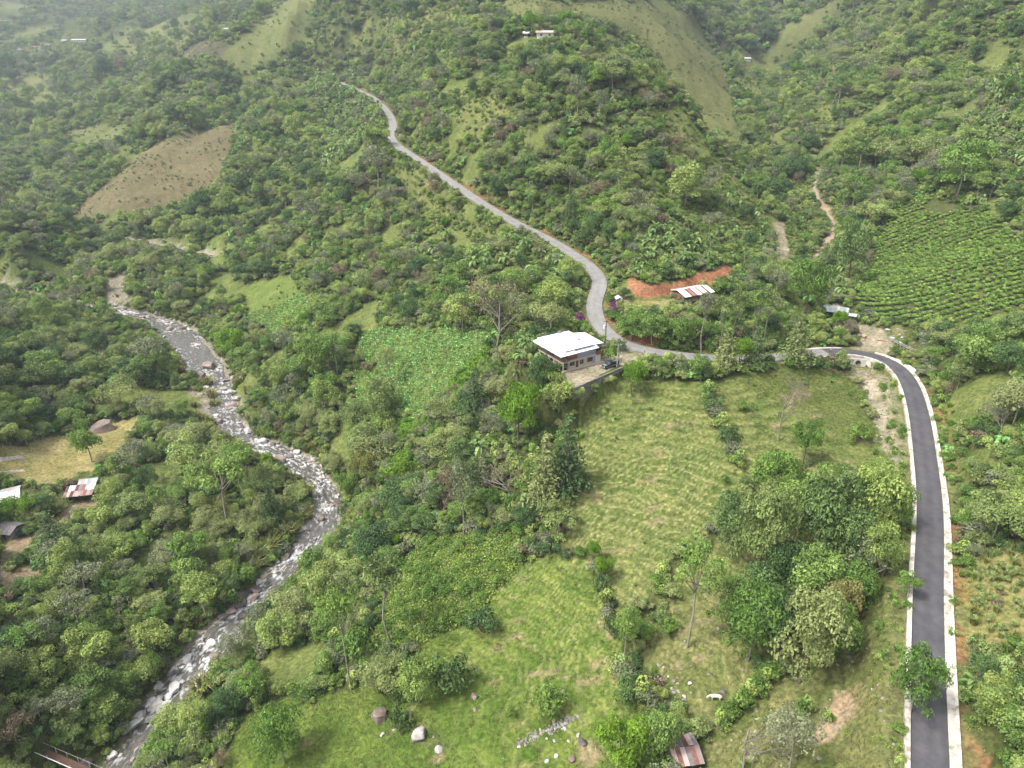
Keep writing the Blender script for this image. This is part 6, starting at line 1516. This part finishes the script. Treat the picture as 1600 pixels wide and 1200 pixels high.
# nothing tall grows in front of these: the cleared sight lines of road, river, tracks and buildings
def line_px(L, lift=0.5, lo=0, hi=None):
    u, v, d = pixel(L[lo:hi, 0], L[lo:hi, 1], L[lo:hi, 2] + lift); return np.stack([u, v, d], -1)
RV_LO = int(len(RIVER) * .72)
cl = [line_px(ROAD[::2])] + [line_px(np.concatenate([RIVER[:RV_LO, :2] + RN[:RV_LO] * o_ * river_half(np.arange(RV_LO))[:, None], RIVER[:RV_LO, 2:]], 1)) for o_ in (0, .55)] + [line_px(TRACK_A[::2]), line_px(TRACK_B[::2])]
def pts_px(px): 
    P_ = spots(px); return line_px(P_, 1.0)
cl.append(pts_px([(u, v) for u, v in ((845, 57), (852, 57), (860, 57), (822, 57), (355, 46), (374, 35), (1168, 93), (1300, 488), (1312, 490), (1290, 484), (965, 470), (965, 462), (1342, 562), (1352, 565), (1335, 563), (1346, 570), (1330, 552), (1360, 540), (1350, 530), (1380, 540), (1395, 545), (1420, 548), (1400, 533), (965, 465), (960, 480), (962, 490), (905, 503), (1345, 525), (1410, 540), (1390, 530), (1080, 470), (1095, 465), (1060, 470), (1055, 460), (10, 785), (25, 780), (100, 775), (115, 775), (128, 770), (165, 665), (180, 668), (10, 830), (20, 830), (60, 930), (72, 468), (150, 374), (210, 378), (240, 384), (20, 920), (40, 900), (1075, 1190), (1085, 1175), (1065, 1180), (1072, 1170), (1090, 1190), (1060, 1195), (60, 1172), (100, 1190), (1118, 1090), (900, 560), (880, 570), (930, 560), (850, 545), (840, 540), (16, 83), (31, 78), (46, 80), (55, 74), (66, 77), (100, 64), (115, 63), (130, 63),
             (1220, 360), (1225, 390), (190, 470), (210, 250), (250, 240), (300, 240), (200, 290), (180, 310), (280, 290))]))
open_px = []
for zn_ in ('meadow', 'lush', 'stony', 'vines', 'crop', 'cropgreen', 'clearing', 'pasture', 'palegrass', 'scrubgrass', 'coffee', 'yard', 'wash', 'terrace', 'red', 'bankgrass', 'burnt'):
    for p_ in ZONES_PX[zn_]:
        a_ = np.array(p_, float); st_ = 9 if a_[:, 1].mean() > 420 else 6
        gu, gv = np.meshgrid(np.arange(a_[:, 0].min(), a_[:, 0].max(), st_), np.arange(a_[:, 1].min(), a_[:, 1].max(), st_)); k_ = inside(gu.ravel(), gv.ravel(), a_)
        open_px += list(zip(gu.ravel()[k_], gv.ravel()[k_]))
open_px = [q for i, q in enumerate(open_px) if (q[0] * 7 + q[1] * 13) % 10 < 8]
cl.append(line_px(spots(open_px), .3))
CL = np.concatenate(cl); CL = CL[(CL[:, 0] > -20) & (CL[:, 0] < 1620) & (CL[:, 1] > -10) & (CL[:, 1] < 1215)]
_ord = np.argsort(CL[:, 0]); CL = CL[_ord]
def fit_under(X, Y, Z, H_, W_):                              # largest share of its height each plant may have without hiding them
    u0, v0, d0 = pixel(X, Y, Z); u1, v1, d1 = pixel(X, Y, Z + H_)
    f = np.ones(len(X)); wp = W_ / d0 * FPX * .42
    a_, b_ = np.searchsorted(CL[:, 0], u0 - wp), np.searchsorted(CL[:, 0], u0 + wp)
    for i in np.nonzero(b_ > a_)[0]:
        c = CL[a_[i]:b_[i]]; c = c[(c[:, 2] > d0[i] + 1.5) & (c[:, 1] > v1[i]) & (c[:, 1] < v0[i] + 2)]
        if len(c): f[i] = max(0.0, (v0[i] - c[:, 1].max()) / max(1.0, v0[i] - v1[i]) - .06)
    return f
FX, FY, FZ, FK, FS = [], [], [], [], []
BX, BY, BZ = [], [], []
ROUND = ['round0', 'round1', 'round2', 'round3']
for y0, y1, step, big in ((40, 330, 4.3, 1.0), (330, 520, 5.0, 1.08), (520, 900, 7.0, 1.3), (900, 2300, 12.0, 1.9)):
    X, Y, Z = jitter_grid(y0, y1, step)
    zz = zone_at(X, Y)
    grove = in_any(X, Y, BANW)
    scrub = (zz == ZI['scrubgrass']) & (rng.random(len(X)) < .05) | (zz == ZI['palegrass']) & (rng.random(len(X)) < .04) | (zz == ZI['pasture']) & (rng.random(len(X)) < .02) | (zz == ZI['bankgrass']) & (rng.random(len(X)) < .35) | (zz == ZI['stony']) & (rng.random(len(X)) < .04)
    k = ((zz == 0) | scrub | (zz == ZI['brush']) & (rng.random(len(X)) < .32)) & off_road(X, Y, 5.6) & off_river(X, Y, 1.5) & clear_of(X, Y) & in_sight(X, Y, Z)
    dens = fbm(X / 30, Y / 30, 3, 121)
    k &= (rng.random(len(X)) < np.clip(.86 + .8 * dens, .25, 1)) & (fbm(X / 20, Y / 20, 2, 333) < .42)
    X, Y, Z, grove = X[k], Y[k], Z[k], grove[k]
    g2 = grove & (rng.random(len(X)) < .75)
    BX.append(X[g2]); BY.append(Y[g2]); BZ.append(Z[g2])
    X, Y, Z, grove = X[~g2], Y[~g2], Z[~g2], grove[~g2]
    n1, n2 = fbm(X / 42, Y / 42, 3, 131), fbm(X / 26, Y / 26, 2, 141)
    q = rng.random(len(X))
    kinds = np.array([ROUND[i] for i in rng.integers(0, 4, len(X))], dtype='<U10')
    def put(mask, names):
        kinds[mask] = np.array(names)[rng.integers(0, len(names), mask.sum())]
    put((q < .26 + .5 * n1), ['umbrella0', 'umbrella1', 'umbrella2'])
    put((q > .28) & (q < .42 + .35 * n2), ['dense0', 'dense1'])
    put((q > .5) & (q < .60), ['loose0', 'loose1'])
    put((q > .62) & (q < .685), ['tall0', 'tall1'])
    put((q > .685) & (q < .71), ['slender0', 'slender1'])
    put((q > .72) & (q < .83 - .25 * n2), ['sparse0', 'sparse1'])
    put((q > .90) & (q < .915), ['lime0', 'lime1'])
    hill = (Y > 280) & (np.abs(X) < 130) & (Y < 520)
    put((q > .83) & (q < .845) | hill & (q > .83) & (q < .89), ['brown0'])
    put(hill & (q > .6) & (q < .66), ['sparse0', 'sparse1'])
    put((q > .93) & (q < .955), ['bare0', 'bare1', 'bare2'])
    put((q > .96) & (q < .966), ['cypress0', 'pine0'])
    sc = np.exp(rng.normal(-.34, .40, len(X))) * big * np.clip(1 + .35 * n1, .7, 1.4)
    sc = np.where(off_road(X, Y, 8.5), sc, sc * .6)
    sc = np.clip(sc, .3, 2.0 * big)
    ft = fit_under(X, Y, Z, sc * np.array([TREE[q]['h'] for q in kinds]), sc * np.array([TREE[q]['w'] for q in kinds]))
    sc = sc * ft; k = sc > .24
    FX.append(X[k]); FY.append(Y[k]); FZ.append(Z[k]); FK.append(kinds[k]); FS.append(sc[k])
FX, FY, FZ, FK, FS = map(np.concatenate, (FX, FY, FZ, FK, FS))
BX, BY, BZ = map(np.concatenate, (BX, BY, BZ))
# the ones that show largest become trees of their own, the rest one wood
FU, FV, FD = pixel(FX, FY, FZ + 4 * FS)
PXW = np.array([TREE[k]['w'] for k in FK]) * FS / FD * FPX
inview = (FU > 5) & (FU < 1595) & (FV > 5) & (FV < 1190)
# seen from the camera, not behind a nearer crown
cell = {}
order = np.argsort(FD)
vis = np.zeros(len(FX), bool)
for i in order:
    if not inview[i] or FD[i] > 420: continue
    key = (int(FU[i] // 26), int(FV[i] // 26))
    if cell.get(key, 0) < 1:
        cell[key] = 1; vis[i] = True
score = np.where(vis & inview, PXW, -1)
pick = np.argsort(-score)[:max(0, 292 - N_TREES)]
MARKS = [(80, 1150, 'near the plank footbridge'), (230, 1010, 'on the left bank above the boulder cluster'), (60, 1010, 'at the left edge below the dirt clearing'), (300, 880, 'left of the white water chute'), (170, 930, 'in the middle of the left bank woods'), (420, 780, 'inside the river bend'), (250, 760, 'beside the rusty shed on the terrace'),
         (260, 690, 'between the dry yard and the rapids'), (60, 620, 'behind the wire fence of the yard'), (180, 590, 'left of the pink boulders'), (120, 520, 'left of the upper rapids'), (60, 430, 'on the hill nose at the left edge'), (400, 560, 'right of the middle rapids'), (470, 650, 'on the slope above the river bend'), (350, 480, 'above the upper rapids'), (440, 400, 'above the small green clearing'), (550, 450, 'above the crop field'),
         (680, 460, 'between the crop field and the old road'), (560, 350, 'on the slope below the far road'), (700, 330, 'just below the winding road'), (760, 240, 'above the middle of the winding road'), (900, 330, 'above the road before the bend'), (880, 200, 'on the face of the central hill'), (1060, 380, 'above the red bank'), (1180, 470, 'beside the copse below the shed'), (1010, 510, 'inside the road bend'),
         (1270, 330, 'beside the dirt track'), (1400, 260, 'above the coffee rows'), (1540, 300, 'right of the coffee rows'), (1520, 520, 'at the foot of the coffee rows'), (1500, 600, 'right of the upper road bend'), (1550, 720, 'on the bank beside the middle of the new road'), (1550, 850, 'on the bank above the dry brush'), (1550, 1120, 'on the bank at the lower right corner'), (1330, 900, 'in the grove by the new road'), (1200, 900, 'in the grove by the meadow'),
         (1300, 1150, 'at the bottom near the rocky wash'), (1000, 1150, 'around the rusty roof at the bottom'), (560, 800, 'at the top of the right river bank'), (480, 950, 'right of the calm river water'), (560, 960, 'around the tall slender tree'), (700, 790, 'above the vine slope'), (660, 700, 'below the crop field'), (780, 720, 'on the slope below the lime tree'), (850, 620, 'below the house'), (330, 1120, 'right of the lower river stretch'), (480, 1170, 'at the bottom of the bright grass')]
def region(u, v):
    return min(MARKS, key=lambda q: (q[0] - u) ** 2 + (q[1] - v) ** 2)[2]
SAY = {'round': 'rounded green tree', 'umbrella': 'flat crowned olive tree', 'dense': 'dense dark tree', 'loose': 'loose fresh green tree', 'tall': 'tall narrow tree', 'slender': 'tree with a clear pale stem', 'sparse': 'thin grey leaved tree', 'lime': 'bright lime tree', 'bare': 'leafless pale tree', 'brown': 'brownish thin tree', 'cypress': 'dark conical tree', 'pine': 'feathery conifer'}
for i in pick:
    k = FK[i]; w = region(FU[i], FV[i]); say = ('small ' if PXW[i] < 26 else 'large ' if PXW[i] > 46 else '') + SAY[k.rstrip('0123456789')]
    plant_tree(k, (FX[i], FY[i], FZ[i]), FS[i] * rng.uniform(.9, 1.15), FS[i] * rng.uniform(.85, 1.2), rng.uniform(0, 6.28), say + ' ' + w, 'tree', say + 's ' + w, None, 'woodland_tree')
rest = np.ones(len(FX), bool); rest[pick] = False
nr = int(rest.sum())
instancer('forest', np.stack([FX, FY, FZ], -1)[rest], FK[rest], rng.uniform(0, 6.28, nr), np.stack([FS[rest] * rng.uniform(.85, 1.15, nr), FS[rest] * rng.uniform(.85, 1.15, nr), FS[rest] * rng.uniform(.8, 1.25, nr)], -1),
          'mixed green woods covering the valley sides and the far hills')
# bananas
bf_ = fit_under(BX, BY, BZ, np.full(len(BX), 6.0), np.full(len(BX), 4.0)) > .8
BX, BY, BZ = BX[bf_], BY[bf_], BZ[bf_]
BU, BV, BD = pixel(BX, BY, BZ + 2)
ok = (BU > 5) & (BU < 1595) & (BV > 5) & (BV < 1190)
bp_ = np.argsort(np.where(ok, BD, 1e9))[:130]
BS = rng.uniform(.95, 1.7, len(BX)) * np.where(BD > 450, 1.4, 1)
for i in bp_:
    d = BANANA[rng.integers(0, 3)]
    w = region(BU[i], BV[i])
    e = thing('banana_plant', 'banana plant with arching pale leaves ' + w, 'banana plant', (BX[i], BY[i], BZ[i]), rng.uniform(0, 6.28), 'banana plants ' + w, (BS[i],) * 3)
    link('stem', d['stem'], e); link('leaves', d['leaves'], e)
rb = np.ones(len(BX), bool); rb[bp_] = False
instancer('banana_foliage', np.stack([BX, BY, BZ], -1)[rb], np.array(['banana%d' % i for i in rng.integers(0, 3, rb.sum())]), rng.uniform(0, 6.28, rb.sum()), BS[rb], 'far banana groves with pale arching leaves on the hillsides')
for u, v, lab in ((1512, 1086, 'single banana plant beside the red verge of the new road'), (808, 596, 'grey green banana plant left of the house'), (1250, 522, 'banana plant behind the utility pole near the culvert'), (745, 700, 'banana plant on bare soil below the conical tree')):
    p = spot(u, v); e = thing('banana_plant', lab, 'banana plant', p, random.random() * 6, None, (1.0,) * 3)
    link('stem', BANANA[0]['stem'], e); link('leaves', BANANA[0]['leaves'], e)

# undergrowth between the trees, thickets, cane on the banks
def scatter(name, label, bands, zones, kinds, wts, size, chance=1.0, road=5.0, river=1.0, noise=None, extra=None, tiltmax=0.1):
    PX, KS, SS = [], [], []
    for y0, y1, step, big in bands:
        X, Y, Z = jitter_grid(y0, y1, step)
        zz = zone_at(X, Y)
        k = np.isin(zz, [ZI[z] for z in zones]) if zones is not None else np.ones(len(X), bool)
        k &= rng.random(len(X)) < chance
        if noise: k &= fbm(X / noise[0], Y / noise[0], 2, noise[2]) > noise[1]
        X, Y, Z = X[k], Y[k], Z[k]
        k = off_road(X, Y, road) & off_river(X, Y, river) & in_sight(X, Y, Z, 6)
        if extra is not None: k &= extra(X, Y)
        X, Y, Z = X[k], Y[k], Z[k]
        PX.append(np.stack([X, Y, Z], -1)); KS.append(rng.choice(kinds, len(X), p=np.array(wts) / sum(wts))); SS.append(rng.uniform(size[0], size[1], len(X)) * big)
    P, K_, S = np.concatenate(PX), np.concatenate(KS), np.concatenate(SS)
    hw_ = {q: (PLANT[q]['h'], PLANT[q]['w']) if q in PLANT else (4.2, 3.0) for q in kinds}
    if size[1] > .7:
        ft = fit_under(P[:, 0], P[:, 1], P[:, 2], S * np.array([hw_[q][0] for q in K_]), S * np.array([hw_[q][1] for q in K_])); k = ft > .3; P, K_, S = P[k], K_[k], (S * ft)[k]
    print('scatter', name, len(P))
    return instancer(name, P, K_, rng.uniform(0, 6.28, len(P)), S, label, rng.normal(size=(len(P), 2)) * tiltmax)
built = lambda X, Y: clear_of(X, Y, -1.0, KB)
scatter('undergrowth', 'dense shrubby undergrowth between the trees on the valley sides', ((40, 330, 2.3, 1.0), (330, 520, 3.2, 1.2), (520, 900, 5.5, 1.7), (900, 1500, 10, 2.6)), ['forest'],
        ['shrub0', 'shrub1', 'shrub2', 'shrub3', 'shrub4', 'shrub5', 'cane2', 'broadleaf0'], [4, 3, 4, 2, .5, 1.5, .6, .5], (.6, 1.6), extra=lambda X, Y: built(X, Y) & (fbm(X / 20, Y / 20, 2, 333) < .40))
scatter('brush_vegetation', 'light green brush and tall weeds on the open hillsides', ((40, 330, 1.7, 1.0), (330, 520, 2.4, 1.1), (520, 900, 4, 1.4)), ['brush'], ['shrub1', 'shrub2', 'cane2', 'cane1', 'herb0', 'banana0'], [3, 2, 2, 1, 2, .25], (.35, .95), .9, extra=built)
scatter('bank_vegetation', 'yellow cane and tall grass thickets along the river banks', ((40, 420, 1.7, 1.0),), None, ['cane0', 'cane1', 'cane2', 'shrub1'], [4, 2, 1, .6], (.5, 1.15), .9, noise=(12, -.14, 201),
        extra=lambda X, Y: (near_line(X, Y, RIVER, 30)[0] < river_half(near_line(X, Y, RIVER, 30)[3]) + 5.5) & clear_of(X, Y, 0, KB))
scatter('vine_foliage', 'bright leafy vines smothering the slope above the lower grass', ((40, 330, .62, 1.0),), ['vines'], ['herb0', 'herb2', 'herb1', 'shrub1'], [5, 1, .5, .25], (.7, 1.7))
scatter('crop_foliage', 'low green bean crop covering the sloping field left of the house', ((100, 330, 1.25, 1.0),), ['crop', 'clearing'], ['herb1', 'herb0', 'herb2'], [4, 2, 1], (.8, 1.8), .85)
scatter('maize_foliage', 'bright green young maize along the right and lower edges of the crop field', ((100, 330, .7, 1.0),), ['cropgreen'], ['maize0', 'cane2'], [5, .6], (.7, 1.1))
scatter('bank_weeds', 'dry yellowish brush on the cut bank right of the road', ((40, 220, 1.3, 1.0),), ['bankgrass'], ['cane1', 'cane0', 'shrub2', 'shrub4', 'herb2'], [2, 1, 2, 1, 2], (.4, .8), .8, road=7)
scatter('meadow_weeds', 'low weeds and small bushes dotted over the meadows', ((40, 330, 2.4, 1.0), (330, 900, 6, 1.5)), ['meadow', 'lush', 'stony', 'wash', 'pasture', 'palegrass', 'scrubgrass', 'burnt'], ['herb0', 'herb2', 'shrub1', 'shrub2', 'cane2', 'herb1'], [3, 3, .5, .4, .5, 1], (.35, .75), .22, noise=(9, -.05, 231), extra=built)
scatter('pasture_weeds', 'scattered scrub and tussocks on the far grass slopes', ((330, 700, 3.4, 1.2), (700, 1300, 7, 2.0)), ['pasture', 'palegrass', 'scrubgrass', 'clearing', 'burnt'], ['shrub2', 'shrub5', 'cane1', 'herb2', 'shrub1'], [2, 1.5, 2, 3, 1], (.25, .68), .5, noise=(16, -.12, 271))
scatter('verge_weeds', 'weeds and tall grass along the road verges', ((40, 330, 1.2, 1.0), (330, 560, 2.4, 1.2)), None, ['herb0', 'herb2', 'cane2', 'shrub1', 'shrub0'], [3, 2, 1, .6, .6], (.4, .85), .75, road=3.55, noise=(5, -.2, 241),
        extra=lambda X, Y: (near_line(X, Y, ROAD[::3], 25)[0] < 8.0) & ~np.isin(zone_at(X, Y), [ZI['gravel'], ZI['red']]) & built(X, Y))
scatter('grass', 'tufted meadow grass on the slopes between road and river', ((40, 215, .55, 1.0),), ['meadow', 'lush', 'stony', 'terrace'], ['tuft0', 'tuft1'], [1, 1], (.6, 1.3), .8, road=4.6, extra=lambda X, Y: built(X, Y) & ((np.abs(terracette(X, Y, ground(X, Y)) - .45) < .3) | (meadow_mask(X, Y) < .2)))
# coffee in rows that follow the slope
RX, RY = np.meshgrid(np.arange(40, 340, 1.15), np.arange(180, 560, 3.0))
ca_, sa_ = math.cos(-.42), math.sin(-.42)
cx0, cy0 = 150.0, 250.0
X = (RX - cx0) * ca_ - (RY - cy0) * sa_ + cx0 + rng.normal(size=RX.shape) * .18; Y = (RX - cx0) * sa_ + (RY - cy0) * ca_ + cy0 + rng.normal(size=RX.shape) * .18 + .8 * fbm(RX / 20, RY / 20, 2, 251)
X, Y = X.ravel(), Y.ravel()
k = np.isin(zone_at(X, Y), [ZI['coffee']]) & (rng.random(len(X)) < .93) & clear_of(X, Y)
X, Y = X[k], Y[k]; Z = ground(X, Y)
k = in_sight(X, Y, Z, 4); X, Y, Z = X[k], Y[k], Z[k]
print('coffee', len(X))
CU, CV, CD = pixel(X, Y, Z)
near = np.argsort(np.where((CU > 0) & (CU < 1598) & (CV > 0), CD, 1e9))[:295]
S = rng.uniform(.75, 1.15, len(X))
for i in near:
    tag(link('coffee_bush', PLANT['coffee%d' % (i % 2)]['mesh'], None, (X[i], Y[i], Z[i]), rng.uniform(0, 6.28), S[i]), 'coffee bush in the nearer rows of the plantation on the right slope', 'bush', 'nearer coffee rows')
rc = np.ones(len(X), bool); rc[near] = False
instancer('coffee_foliage', np.stack([X, Y, Z], -1)[rc], np.array(['coffee%d' % i for i in rng.integers(0, 2, rc.sum())]), rng.uniform(0, 6.28, rc.sum()), S[rc], 'farther coffee rows climbing the right slope')
